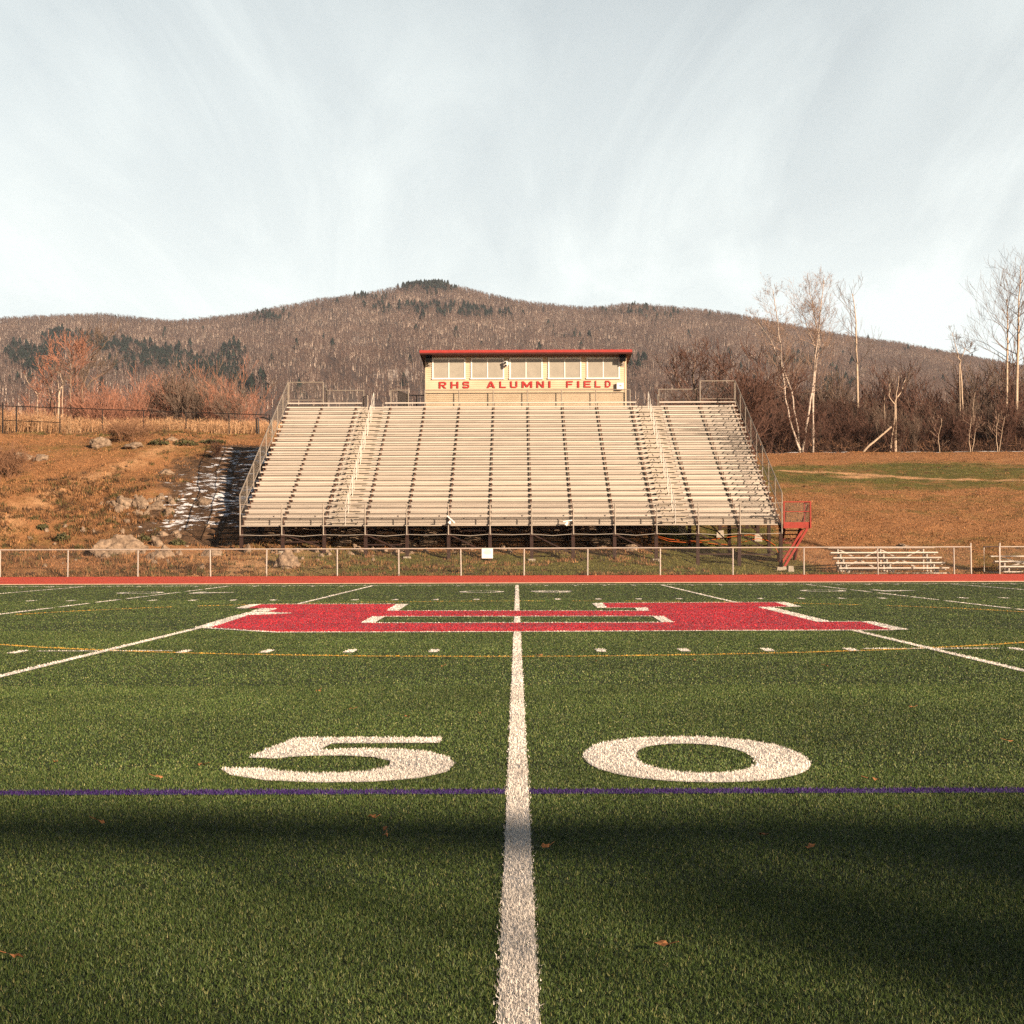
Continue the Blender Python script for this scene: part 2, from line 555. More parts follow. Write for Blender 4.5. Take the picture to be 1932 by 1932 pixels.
# ------------------------------------------------------------------ ground, turf, track
SIDE_Y = G(975, 1104.6)[1]
TR0 = G(975, 1100.3)[1]
FENCE_Y = 64.5
g = MB()
g.quad((-1500, -600, -.03), (1500, -600, -.03), (1500, 66, -.03), (-1500, 66, -.03))
M['ground'] = pmat("surrounding grass", (0.14, 0.10, 0.035), rough=.95, var=.3, scale=.5, bump=.5, bscale=4)
tag(g.build("ground", M['ground'], origin=(0, 0, -.03)), kind='structure')
g = MB(); g.quad((-62, -8, 0), (62, -8, 0), (62, TR0, 0), (-62, TR0, 0))
tag(g.build("turf_field", M['turfbase'], origin=(0, 0, 0)), kind='structure')
ys = np.linspace(TR0, 64.3, 14); xs = np.linspace(-75, 75, 40)
XX, YY = np.meshgrid(xs, ys)
ZZ = np.interp(YY, [TR0, TR0 + 1, 64.3], [0.02, .05, .10])
tag(grid_mesh("running_track", XX, YY, ZZ, M['track']), kind='structure')
g = MB(); g.box(-75, 75, TR0 - .12, TR0 + .02, 0.002, .022)
M['kerbpaint'] = pmat("pale kerb", (.55, .40, .30), var=.2)
tag(g.build("track_kerb", M['kerbpaint']), kind='structure')
# faint lane lines
g = MB()
for k in range(1, 9):
    y = TR0 + .2 + k * 1.22
    if y < 64:
        z = float(np.interp(y, [TR0, TR0 + 1, 64.3], [0.004, .05, .10])) + .006
        g.quad((-75, y, z), (75, y, z), (75, y + .05, z), (-75, y + .05, z))
M['lane'] = pmat("worn lane line", (.72, .22, .15), var=.2)
tag(g.build("lane_marking", M['lane']), kind='structure')

# ------------------------------------------------------------------ field markings
YD = .9144
marks = []      # name, label, colour key, polys, z


def rect(x0, x1, y0, y1):
    return [(x0, y0), (x1, y0), (x1, y1), (x0, y1)]


def r1(x, y): return G(x * .50177, 1074.2 + y * .50177)
def r2(x, y): return G(962.6 + x * .50177, 1074.2 + y * .50177)


WH = .048
outer = [r1(978, 133), r1(1490, 132), r1(1452, 157), r2(480, 157), r2(468, 146), r2(362, 146), r2(345, 128), r2(1000, 125), r2(1050, 142), r2(935, 143),
         r2(1157, 199), r2(1320, 197.5), r2(1438, 229), r2(820, 231), r2(0, 235.5), r1(1500, 236.5), r1(1040, 237.5), r1(790, 219.5), r1(930, 174), r1(1105, 167), r1(1010, 160), r1(1042, 149), r1(985, 147), r1(932, 148)]
hole = [r1(1400, 179), r2(575, 178), r2(615, 200.5), r1(1355, 203)]
logo_white = [
    [r1(940, 133), r1(980, 133), r1(930, 148), r1(886, 147)],
    [r1(1490, 132), r1(1535, 131.5), r1(1497, 157), r1(1452, 157)],
    [r1(945, 159), r1(985, 147.5), r1(1045, 148.5), r1(1010, 160)],
    [r1(905, 168), r1(955, 160.5), r1(1105, 166), r1(930, 174)],
    [r1(895, 172), r1(940, 172.5), r1(790, 221), r1(735, 219)],
    [r1(1400, 179), r1(1448, 178.5), r1(1407, 203), r1(1355, 203)],
    [r2(535, 177.5), r2(577, 178), r2(617, 200.5), r2(570, 201)],
    [r2(308, 129), r2(347, 127.5), r2(364, 146), r2(328, 146)],
    [r2(468, 146), r2(516, 145), r2(523, 157), r2(480, 157.5)],
    [r2(998, 125), r2(1035, 124), r2(1092, 141), r2(1050, 142)],
    [r2(930, 143), r2(983, 143), r2(1207, 198), r2(1157, 199.5)],
    [r2(1318, 197.5), r2(1360, 197), r2(1499, 228), r2(1438, 229.5)],
]


def ribbon(pts, w):
    out = []
    for (x0, y0), (x1, y1) in zip(pts[:-1], pts[1:]):
        d = Vector((x1 - x0, y1 - y0)); n = Vector((-d.y, d.x)).normalized() * w / 2
        out.append([(x0 + n.x, y0 + n.y), (x0 - n.x, y0 - n.y), (x1 - n.x, y1 - n.y), (x1 + n.x, y1 + n.y)])
    return out


for pl in ([r1(978, 132), r1(1492, 131)], [r2(345, 127.5), r2(1000, 124.5)], [r2(362, 146.5), r2(470, 146.5)], [r1(1495, 157), r2(480, 157)],
           [r1(1448, 178.5), r2(540, 177.5)], [r1(1400, 203), r2(580, 201)], [r1(735, 219.5), r1(1040, 238.5), r1(1500, 237.5), r2(0, 236.5), r2(820, 232), r2(1440, 230)], [r2(1207, 198), r2(1320, 197.5)], [r2(1050, 142), r2(985, 143)]):
    logo_white += ribbon(pl, .11)

marks.append(("team_letter", "huge red serif letter with white outline painted at midfield", 'red', [("hole", outer, hole)], .006))
marks.append(("letter_outline", "white painted outline strips round the red midfield letter", 'white', logo_white, .0075))

ytop = r1(1920, 131)[1]; barT = r2(20, 157)[1]; barB = r2(20, 178)[1]; holeB = r2(20, 201)[1]; logoB = r2(20, 237)[1]
marks.append(("yard_line", "white midfield yard line running straight from camera to far sideline", 'white',
              [rect(-WH, WH, 1.1, logoB - .06), rect(-WH, WH, holeB + .05, barB - .05), rect(-WH, WH, barT + .05, SIDE_Y)], .005))
lb = r1(760, 219)
marks.append(("yard_line", "white yard line meeting the left end of the red letter", 'white', [rect(-5 * YD - WH, -5 * YD + WH, 1.1, r1(745, 218)[1]), rect(-5 * YD - WH, -5 * YD + WH, r1(1075, 131)[1] + .1, SIDE_Y)], .005))
marks.append(("yard_line", "white yard line meeting the right end of the red letter", 'white', [rect(5 * YD - WH, 5 * YD + WH, 1.1, r2(1340, 229)[1]), rect(5 * YD - WH, 5 * YD + WH, r2(890, 125)[1] + .1, SIDE_Y)], .005))
for sgn, lab in ((-1, "thin faded white yard line far out on the left of the field"), (1, "thin faded white yard line far out on the right of the field")):
    segs = []
    y = 20
    while y < SIDE_Y:
        L_ = random.uniform(2, 5); segs.append(rect(sgn * 10 * YD - .045, sgn * 10 * YD + .045, y, min(SIDE_Y, y + L_))); y += L_ + random.uniform(.3, .9)
    marks.append(("yard_line", lab, 'white', segs, .005))
    segs = [rect(sgn * 15 * YD - .045, sgn * 15 * YD + .045, 34, SIDE_Y)]
    marks.append(("yard_line", "short far white yard line at the %s edge of the view" % ("left" if sgn < 0 else "right"), 'white', segs, .005))
marks.append(("sideline", "long white sideline along the far edge of the turf", 'white', [rect(-60, 60, SIDE_Y, SIDE_Y + .16)], .014))
py0 = G(977, 1491.5)[1]; py1 = G(977, 1499.5)[1]
marks.append(("purple_line", "thin dark purple line crossing the turf below the numbers", 'purple', [rect(-30, -WH - .01, py1, py0), rect(WH + .01, 30, py1, py0)], .004))
CC = 25.6; RAD = 9.1
arc = []
for k in range(96):
    a0 = 2 * math.pi * k / 96; a1 = 2 * math.pi * (k + 1) / 96
    am = (a0 + a1) / 2
    x = RAD * math.sin(am); y = CC - RAD * math.cos(am)
    if abs(x) < .12: continue
    if y > CC and random.random() < .25: continue
    if logoB < y < ytop and abs(x) < 8.3: pass
    f = lambda r_, a: (r_ * math.sin(a), CC - r_ * math.cos(a))
    arc.append([f(RAD - .04, a0), f(RAD - .04, a1), f(RAD + .04, a1), f(RAD + .04, a0)])
marks.append(("centre_circle", "thin yellow soccer circle round the red midfield letter", 'yellow', arc, .0045))
# one yard hash marks
hy = G(822, 1228.5)[1]
hm = "white one yard hash mark short of the red letter"
for k in list(range(-8, 0)) + list(range(1, 9)):
    if k % 5 == 0: continue
    marks.append(("hash_mark", hm, 'white', [rect(k * YD - .05, k * YD + .05, hy - .24, hy + .24)], .005))
for sg in (-1, 1):
    marks.append(("hash_mark", "thin white cross tick on the %s yard line" % ("left" if sg < 0 else "right"), 'white', [rect(sg * 5 * YD - .75, sg * 5 * YD - .07, hy + .1, hy + .17), rect(sg * 5 * YD + .07, sg * 5 * YD + .75, hy + .1, hy + .17)], .005))
hy2 = G(975, 1131)[1]
for k in range(-13, 14):
    if k % 5 == 0: continue
    marks.append(("hash_mark", "tiny white one yard hash mark beyond the red letter", 'white', [rect(k * YD - .06, k * YD + .06, hy2 - .3, hy2 + .3)], .005))
# numerals
def zq(x, y): return G(x, y)


five = [zq(*p) for p in [(557, 1393.5), (833, 1393), (830, 1403), (626, 1404), (601, 1417.5), (660, 1414.5), (740, 1414.5), (810, 1420), (848, 1431), (857, 1443), (843, 1458), (790, 1470), (700, 1477), (600, 1478), (500, 1474), (437, 1464.5), (416, 1452), (492, 1450.5), (525, 1457), (580, 1461), (650, 1460.5), (705, 1456), (735, 1447), (736, 1437), (705, 1430), (650, 1427), (590, 1427.5), (545, 1429.5), (527, 1433), (468, 1431)]]
zx, zy_t, zy_b = G(1315, 1436)[0], G(1315, 1391.5)[1], G(1315, 1478)[1]
ell = lambda cx, cy, rx, ry, n=36, p=2.2: [(cx + rx * math.copysign(abs(math.cos(t)) ** (2 / p), math.cos(t)), cy + ry * math.copysign(abs(math.sin(t)) ** (2 / p), math.sin(t))) for t in [2 * math.pi * k / n for k in range(n)]]
hw = (G(1527, 1436)[0] - G(1103, 1436)[0]) / 2
ihw = (G(1424, 1433)[0] - G(1203, 1433)[0]) / 2
it, ib = G(1315, 1404.5)[1], G(1315, 1461)[1]
marks.append(("yard_numeral", "big white painted numeral 5 left of the midfield line", 'white', [("poly", five)], .005))
marks.append(("yard_numeral", "big white painted numeral 0 right of the midfield line", 'white', [("hole", ell(zx, (zy_t + zy_b) / 2, hw, (zy_t - zy_b) / 2), ell(zx, (it + ib) / 2, ihw, (it - ib) / 2))], .005))
# far numerals, turned to face the far stand
fy = G(975, 1117)[1] + .3
five_c = np.array(five); five_c = (five_c - (five_c.min(0) + five_c.max(0)) / 2)


def far_digit(kind, cx):
    if kind == '0':
        return ("hole", ell(cx, fy, .6, .9), ell(cx, fy, .42, .74))
    if kind == '5':
        return ("poly", [(cx - p[0], fy - p[1]) for p in five_c])
    q = [(-.6, -.16), (.28, -.16), (.28, -.9), (.46, -.9), (.46, .9), (.32, .9), (-.6, .0)]
    return ("poly", [(cx - a, fy - b) for a, b in q])


for cx, kd, lab in ((.95, '5', "far white numeral 5 nearest the middle line by the track"), (-.95, '0', "far white numeral 0 nearest the middle line by the track"),
                    (-9.14 + .95, '4', "far white numeral 4 near the left end of the stand"), (-9.14 - .95, '0', "far white numeral 0 near the left end of the stand"),
                    (9.14 + .95, '4', "far white numeral 4 near the right end of the stand"), (9.14 - .95, '0', "far white numeral 0 near the right end of the stand")):
    marks.append(("yard_numeral", lab, 'white', [far_digit(kd, cx)], .005))
# yard ticks beside the far sideline
for k in range(-18, 19):
    if k % 5 == 0: continue
    marks.append(("sideline_tick", "short white yard tick beside the far sideline", 'white', [rect(k * YD - .05, k * YD + .05, SIDE_Y - .75, SIDE_Y - .2)], .005))

# ---- turf fibres
def fibres(y0, y1, dens, w, h, lean):
    A = .345 * (y1 * y1 - y0 * y0)
    n = int(A * dens)
    y = np.sqrt(rng.random(n) * (y1 * y1 - y0 * y0) + y0 * y0)
    x = (rng.random(n) * 2 - 1) * .345 * y - .003 * y
    az = rng.random(n) * 2 * np.pi; ln = rng.random(n) * lean
    hh = h * (.55 + .75 * rng.random(n)); ww = w * (.6 + .8 * rng.random(n))
    fa = rng.random(n) * np.pi
    b0 = np.stack([x - ww / 2 * np.cos(fa), y - ww / 2 * np.sin(fa), np.full(n, .001)], -1)
    b1 = np.stack([x + ww / 2 * np.cos(fa), y + ww / 2 * np.sin(fa), np.full(n, .001)], -1)
    t = np.stack([x + hh * np.sin(ln) * np.cos(az), y + hh * np.sin(ln) * np.sin(az), hh * np.cos(ln)], -1)
    return np.stack([b0, b1, t], 1), x, y


parts = [fibres(3.2, 5.2, 46000, .0030, .0125, 1.45), fibres(5.2, 8, 24000, .0038, .0125, 1.45), fibres(8, 13, 10000, .0058, .0125, 1.4), fibres(13, 22, 2900, .0095, .012, 1.25), fibres(22, 36, 720, .017, .011, 1.1), fibres(36, 53, 260, .024, .010, 1.1)]
FV = np.concatenate([p[0] for p in parts]); FX = np.concatenate([p[1] for p in parts]); FYv = np.concatenate([p[2] for p in parts])
nF = len(FV)
base_cols = np.array([(.062, .104, .022), (.094, .136, .033), (.032, .058, .015), (.155, .175, .055), (.25, .24, .10)])
pick = rng.choice(5, nF, p=[.34, .27, .25, .11, .03])
FC = base_cols[pick] * (.75 + .5 * rng.random((nF, 1)))
FC *= (.82 + .36 * fbm(FX * .7, FYv * .7, 2))[:, None]
owner = np.full(nF, -1)
jx = FX + rng.normal(0, .006, nF); jy = FYv + rng.normal(0, .011, nF)


def inside(poly, x, y):
    p = np.array(poly); r = np.zeros(len(x), bool); j = len(p) - 1
    for i in range(len(p)):
        xi, yi = p[i]; xj, yj = p[j]
        if yi != yj:
            c = ((yi > y) != (yj > y)) & (x < (xj - xi) * (y - yi) / (yj - yi) + xi)
            r ^= c
        j = i
    return r


def in_poly(poly):
    p = np.array(poly)
    lo = p.min(0) - .05; hi = p.max(0) + .05
    c = np.nonzero((jx > lo[0]) & (jx < hi[0]) & (jy > lo[1]) & (jy < hi[1]))[0]
    return c[inside(p, jx[c], jy[c])] if len(c) else c


PAINT = {'white': (.74, .68, .62), 'red': (.42, .014, .026), 'yellow': (.62, .36, .05), 'purple': (.050, .018, .14)}
for mi in sorted(range(len(marks)), key=lambda i: marks[i][4]):
    for pg in marks[mi][3]:
        if pg[0] in ("hole", "poly"):
            ids = in_poly(pg[1])
            if pg[0] == "hole" and len(ids):
                ids = ids[~inside(pg[2], jx[ids], jy[ids])]
        else:
            ids = in_poly(pg)
        if len(ids):
            far_ = marks[mi][0] in ('yard_numeral', 'sideline_tick') and FYv[ids].mean() > 30
            keep = rng.random(len(ids)) > (.55 if far_ else (.05 if marks[mi][2] in ('white', 'red') else .15))
            owner[ids[keep]] = mi
for mi, (nm, lab, ck, polys, z) in enumerate(marks):
    ev, et = [], []
    for pg in polys:
        if pg[0] == "hole": loops = [pg[1], pg[2]]
        elif pg[0] == "poly": loops = [pg[1]]
        else: loops = [pg]
        flat = [p for l in loops for p in l]
        tr = tessellate_polygon([[Vector((a, b, 0)) for a, b in l] for l in loops])
        o = len(ev)
        ev += [(a, b, z) for a, b in flat]
        for t in tr:
            a, b, c = (Vector((flat[i][0], flat[i][1])) for i in t)
            ar = (b - a).cross(c - a)
            et.append([o + i for i in (t if ar > 0 else t[::-1])])
    ids = np.nonzero(owner == mi)[0]
    pc = np.array(PAINT[ck])
    cols = pc[None, :] * (.8 + .32 * rng.random((len(ids), 1)))
    V = FV[ids].copy()
    V[:, :, 2] += z
    o = tri_mesh(nm, V, M['turf'], cols, extra=(np.array(ev, float), np.array(et), pc * .9))
    tag(o, lab, None, None, 'structure')
ids = np.nonzero(owner < 0)[0]
tag(tri_mesh("turf_grass", FV[ids], M['turf'], FC[ids]), "short green artificial turf fibres covering the playing field", "turf", None, 'stuff')

# fallen leaves
lf = []
for (px, py) in [(727, 1576), (726, 1588), (1437, 1586), (1030, 1609), (700, 1553), (768, 1359), (905, 1353), (323, 1248), (660, 1345), (190, 1562), (1905, 1407), (27, 1822), (1250, 1800), (450, 1240), (835, 1262), (1125, 1252), (1310, 1250), (1560, 1262), (1530, 1610), (300, 1475), (105, 1447), (380, 1452), (1020, 1240), (1720, 1340), (600, 1310), (1650, 1480)]:
    x, y = G(px, py)
    s = random.uniform(.012, .024); a = random.uniform(0, 6.28)
    g = MB(); n0 = 8
    ring = []
    for k in range(n0):
        t = 2 * math.pi * k / n0; r_ = s * (1 + .35 * math.cos(2 * t)) * random.uniform(.7, 1.15)
        ring.append(Vector((x + r_ * math.cos(t + a), y + .7 * r_ * math.sin(t + a), .022 + random.uniform(-.004, .014))))
    ctr = Vector((x, y, .03)); low = Vector((x, y, .027))
    for k in range(n0):
        g.tri(ctr, ring[k], ring[(k + 1) % n0])
    g.tube([ring[0], ring[0] + Vector((.03 * math.cos(a), .03 * math.sin(a), .01))], .0015, 4)
    tag(g.build("fallen_leaf", M['leaf']), "small curled brown leaf lying on the turf", "leaf", "fallen leaves scattered on the turf")

# ------------------------------------------------------------------ hillside
xs = np.concatenate([np.arange(-420, -170, 25.), np.arange(-170, -36, 5.), np.arange(-36, 36.01, .4), np.arange(40, 170, 5.), np.arange(175, 426, 25.)])
ys = np.concatenate([np.arange(64.25, 118, .4), np.arange(118, 150, 1.), np.arange(150, 460, 8.), np.arange(460, 961, 25.)])
XX, YY = np.meshgrid(xs, ys)
ZZ = terrain(XX, YY)
pxg = 975 + XX / YY * 3000; pyg = 1039 - (ZZ - CAMZ) / YY * 3000


def pathmask(pts, w):
    d = np.full(XX.shape, 1e9)
    for (x0, y0), (x1, y1) in zip(pts[:-1], pts[1:]):
        dx, dy = x1 - x0, y1 - y0
        t = np.clip(((XX - x0) * dx + (YY - y0) * dy) / (dx * dx + dy * dy), 0, 1)
        d = np.minimum(d, np.hypot(XX - x0 - t * dx, YY - y0 - t * dy))
    return np.clip(1 - d / w, 0, 1)


def masks():
    global XW, YW
    XW = XX + 5 * (fbm(XX / 5, YY / 5, 93) - .5) + 2 * (fbm(XX / 1.5, YY / 1.5, 94) - .5)
    YW = YY + 7 * (fbm(XX / 6, YY / 3, 95) - .5) + 2 * (fbm(XX / 1.5, YY / 1.5, 96) - .5)
    gr = .62 * fbm(XX / 8, YY / 4, 11) - .02
    lft = sstep(2, -8, XX)
    rgt = 1 - lft
    # left: green by the crest and under the front of the stand
    gr = gr + lft * .45 * sstep(92, 100, YY) * (1 - sstep(112, 118, YY)) * (.4 + fbm(XX / 6, YY / 6, 21))
    gr = gr + .62 * sstep(-13, -6, XX) * (1 - sstep(11, 14, XX)) * (1 - sstep(70.5, 73, YY))
    gr = gr + rgt * .5 * sstep(91, 102, YW) * (1 - sstep(107, 117, YW)) * (.6 + .6 * fbm(XX / 9, YY / 3, 23))
    gr = gr + .5 * sstep(6, 8, XW) * (1 - sstep(12, 14, XW)) * (1 - sstep(79, 85, YW))
    di = .48 * fbm(XX / 5, YY / 5, 31)
    a = [T(0, 985), T(110, 925), T(230, 880), T(330, 838)]
    di = di + .5 * pathmask([(p.x, p.y) for p in a], 1.6)
    b2 = [T(1480, 888), T(1600, 895), T(1760, 903), T(1932, 905), T(1990, 906)]
    di = di + 1.1 * pathmask([(p.x, p.y) for p in b2], .6)
    pc = T(1620, 898)
    di = di + .7 * np.exp(-((XX - pc.x) / 1.6) ** 2 - ((YY - pc.y) / 1.1) ** 2)
    di = di + .35 * sstep(-4, -10, XX) * (1 - sstep(80, 84, YY)) * sstep(-20, -14, XX)
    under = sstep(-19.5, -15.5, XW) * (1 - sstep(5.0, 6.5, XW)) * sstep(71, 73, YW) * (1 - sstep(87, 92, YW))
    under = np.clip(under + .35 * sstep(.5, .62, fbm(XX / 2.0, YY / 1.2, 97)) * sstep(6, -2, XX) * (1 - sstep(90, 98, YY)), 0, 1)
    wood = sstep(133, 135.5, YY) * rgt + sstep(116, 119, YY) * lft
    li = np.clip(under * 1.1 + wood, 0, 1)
    sn = sstep(-19.2, -16, XX) * (1 - sstep(-11.5, -10.5, XX)) * sstep(72, 75, YY) * (1 - sstep(88.5, 90.5, YY)) * (.20 + .30 * fbm(XX / 2.2, YY / 2.2, 77) + .03)
    sn = sn + .52 * sstep(133.5, 135, YY) * rgt * (1 - sstep(139, 141, YY))
    return np.stack([gr, di, sn, li], -1)


MK = masks()
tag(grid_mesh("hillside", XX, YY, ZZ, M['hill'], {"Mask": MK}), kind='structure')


def hill_grass(n):
    y = np.sqrt(rng.random(n) * (134. ** 2 - 64.5 ** 2) + 64.5 ** 2); y = np.where(rng.random(n) < .45, 64.5 + rng.random(n) ** 1.3 * 30, y)
    x = (rng.random(n) * 2 - 1) * .345 * y
    # keep the shaded slope below the seats bare
    wob = 3.2 * (fbm(x / 2.5, y / 2.5, 91) - .5) + rng.normal(0, .3, n)
    bare = (x + wob > -18) & (x + wob < 6) & (y + wob > 72.5) & (y + wob < 90)
    dens = fbm(x / 2.2, y / 2.2, 41)
    k = (~bare | (rng.random(n) < .05)) & (rng.random(n) < .25 + 1.1 * dens) & ~((x < 5) & (y > 101))
    x, y = x[k], y[k]; n = len(x)
    z = terrain(x, y) - .01
    gi = np.clip(((x[:, None] * 0).ravel()), 0, 1)
    ix = np.clip(np.searchsorted(xs, x), 0, len(xs) - 1); iy = np.clip(np.searchsorted(ys, y), 0, len(ys) - 1)
    mg = MK[iy, ix, 0] + .5 * (fbm(x * 1.2, y * 1.2, 6) - .5); md = MK[iy, ix, 1]
    keep = rng.random(n) > np.clip(md * 1.1 - .2, 0, .93)
    x, y, z, mg = x[keep], y[keep], z[keep], mg[keep]; n = len(x)
    h = .03 + .06 * rng.random(n) ** 2; w = .012 + .013 * rng.random(n)
    clump = sstep(.56, .72, fbm(x / .75, y / .75, 45)) * (.35 + .65 * sstep(84, 74, y)) * (.3 + .7 * sstep(4, -6, x))
    h = h * (1 + 2.6 * clump); w = w * (1 + .5 * clump)
    tall = rng.random(n) < .03; h = np.where(tall, h * 2.0, h)
    az = rng.random(n) * 6.28; ln = rng.random(n) * .8; fa = rng.random(n) * 3.14
    b0 = np.stack([x - w * np.cos(fa), y - w * np.sin(fa), z], -1); b1 = np.stack([x + w * np.cos(fa), y + w * np.sin(fa), z], -1)
    t = np.stack([x + h * np.sin(ln) * np.cos(az), y + h * np.sin(ln) * np.sin(az), z + h * np.cos(ln)], -1)
    dryc = np.array([(.35, .163, .072), (.38, .19, .084), (.22, .095, .043), (.30, .14, .06), (.11, .055, .025)])[rng.integers(0, 5, n)]
    grc = np.array([(.12, .12, .03), (.16, .14, .04), (.08, .09, .022)])[rng.integers(0, 3, n)]
    f = sstep(.38, .7, mg)[:, None]
    c = (dryc * (1 - f) + grc * f) * (.7 + .55 * rng.random((n, 1)))
    weed = np.array([(.17, .085, .04), (.10, .085, .03), (.26, .13, .055)])[rng.integers(0, 3, n)]
    c = c * (1 - .75 * clump[:, None]) + weed * .75 * clump[:, None]
    c = c * (.78 + .44 * fbm(x / 3, y / 2, 46))[:, None]
    return np.stack([b0, b1, t], 1), c


hv, hc = hill_grass(560000)


def weeds(n, x0, x1, y0, y1, hmin, hmax, thr, seed):
    cx = x0 + (x1 - x0) * rng.random(n); cy = y0 + (y1 - y0) * rng.random(n)
    k = fbm(cx / 2.4, cy / 1.6, seed) > thr
    cx, cy = cx[k], cy[k]; n = len(cx); m = 16
    ch = hmin + (hmax - hmin) * rng.random(n) ** 2
    base = np.array([(.15, .075, .036), (.09, .078, .028), (.24, .115, .05), (.33, .17, .075), (.07, .042, .024)])[rng.integers(0, 5, n)]
    x = np.repeat(cx, m) + rng.normal(0, .09, n * m); y = np.repeat(cy, m) + rng.normal(0, .09, n * m)
    h = np.repeat(ch, m) * (.5 + .6 * rng.random(n * m)); z = terrain(x, y) - .01
    az = rng.random(n * m) * 6.28; ln = rng.random(n * m) * .9; fa = rng.random(n * m) * 3.14; w = .014 + .016 * rng.random(n * m)
    b0 = np.stack([x - w * np.cos(fa), y - w * np.sin(fa), z], -1); b1 = np.stack([x + w * np.cos(fa), y + w * np.sin(fa), z], -1)
    t = np.stack([x + h * np.sin(ln) * np.cos(az), y + h * np.sin(ln) * np.sin(az), z + h * np.cos(ln)], -1)
    return np.stack([b0, b1, t], 1), np.repeat(base, m, 0) * (.65 + .6 * rng.random((n * m, 1)))


for wa in ((4200, -27, -16.6, 65, 82, .10, .34, .47, 61), (500, -17, -12, 65, 70, .10, .30, .47, 68), (1500, -34, -17, 82, 100, .08, .22, .55, 62), (900, -30, -12, 98, 106, .1, .3, .5, 66), (1500, -13, 8, 66, 72.5, .08, .26, .46, 63), (1500, -26, 26, 64.6, 65.6, .06, .2, .4, 64), (1500, 12, 40, 67, 118, .05, .14, .56, 65)):
    a_, b_ = weeds(*wa); hv = np.concatenate([hv, a_]); hc = np.concatenate([hc, b_])
tag(tri_mesh("hillside_grass", hv, M['drygrass'], hc), "short dry orange and green grass on the banks round the stand", "grass", None, 'stuff')

# ------------------------------------------------------------------ mountain
RIDGE = np.array([(-900, 640), (-500, 615), (-200, 600), (0, 597), (100, 592), (190, 590), (250, 597), (320, 604), (380, 600), (450, 592), (520, 580), (600, 565), (680, 556), (735, 546), (775, 537), (830, 535), (868, 542), (920, 556), (980, 570), (1060, 580), (1110, 584), (1160, 580), (1190, 577), (1260, 583), (1330, 590), (1400, 600), (1460, 612), (1560, 633), (1620, 643), (1700, 655), (1800, 675), (1870, 688), (1932, 700), (2100, 735), (2400, 775), (2900, 800)], float)
MS = np.array([900, 2600.])


def ridge_v(px):
    return np.interp(px, RIDGE[:, 0], RIDGE[:, 1]) + 5.0


def mount(px, t):
    """t 0 foot .. 1 ridge; gives x, y, z"""
    s = MS[0] + (MS[1] - MS[0]) * t
    v0 = 806.
    vr = ridge_v(px)
    gsh = t ** .82
    v = v0 - (v0 - vr) * gsh + (px - 975) * -.00314
    bump = (16 * (fbm(px / 120, t * 6, 51) - .5) + 5 * (fbm(px / 30, t * 18, 52) - .5)) * np.sin(np.pi * np.clip(t, 0, 1)) * 2
    v = v + bump
    return (px - 975) / 3000 * s, s, CAMZ + (1039 - v) / 3000 * s


pxs = np.arange(-900, 2901, 10.); ts = np.linspace(0, 1, 80)
PXm, TTm = np.meshgrid(pxs, ts)
X_, Y_, Z_ = mount(PXm, TTm)
# far side falling away behind the ridge
Xb = [X_[-1] * (1 + .05 * k) for k in range(1, 7)]; Yb = [Y_[-1] + 115 * k for k in range(1, 7)]; Zb = [Z_[-1] - (18 * k + 5 * k * k) for k in range(1, 7)]
Xa = np.vstack([X_] + Xb); Ya = np.vstack([Y_] + Yb); Za = np.vstack([Z_] + Zb)
vv = 1039 - (Za - CAMZ) / Ya * 3000; pp = 975 + Xa / Ya * 3000


def blob(px, v, cx, cy, rx, ry):
    return np.exp(-((px - cx) / rx) ** 2 - ((v - cy) / ry) ** 2)


rockm = 1.35 * (.30 * blob(pp, vv, 640, 640, 110, 22) + .38 * blob(pp, vv, 760, 705, 60, 16) + .2 * blob(pp, vv, 30, 690, 60, 40) + .15 * blob(pp, vv, 560, 700, 90, 40) + .14 * blob(pp, vv, 860, 620, 120, 16) + .15 * blob(pp, vv, 1240, 680, 80, 40)) + .05
CA = np.zeros(Xa.shape + (4,)); CA[..., 0] = rockm
tag(grid_mesh("mountain", Xa, Ya, Za, M['mountain'], {"Col": CA}), kind='structure')


def conifer_prob(px, v):
    p = .95 * blob(px, v, 815, 540, 50, 9) + .40 * blob(px, v, 850, 585, 75, 13) + .25 * blob(px, v, 720, 580, 50, 12) + .15 * blob(px, v, 500, 598, 40, 10)
    for (cx, cy, rx, ry, a) in ((120, 634, 40, 9, .6), (205, 652, 55, 12, .7), (300, 672, 55, 14, .7), (400, 705, 50, 22, .75), (470, 735, 35, 18, .7), (60, 690, 35, 35, .55), (20, 660, 30, 16, .4), (255, 690, 55, 12, .45), (100, 660, 20, 30, .5),
                               (1190, 590, 60, 9, .28), (1260, 600, 50, 9, .18), (950, 600, 60, 12, .2), (1090, 640, 30, 8, .3), (520, 600, 50, 8, .3), (430, 660, 30, 20, .4), (1210, 690, 30, 20, .25), (1500, 690, 60, 14, .3), (1570, 735, 50, 10, .3), (700, 560, 40, 6, .3)):
        p = p + a * blob(px, v, cx, cy, rx, ry)
    return 1.35 * np.maximum(p - .10, 0) + .004


def forest(n):
    px = -120 + rng.random(n) * 2170
    t = np.sqrt(rng.random(n) * .97 + .003)
    ex = int(n * .16)
    t[:ex] = 1 - rng.random(ex) ** 2 * .06
    x, y, z = mount(px, t)
    v = 1039 - (z - CAMZ) / y * 3000
    con = rng.random(n) < np.clip(conifer_prob(px, v - 4) * np.clip(2.6 * (fbm(px / 9, v / 6, 61) - .30), 0, 2), 0, .97)
    return px, x, y, z, v, con, t


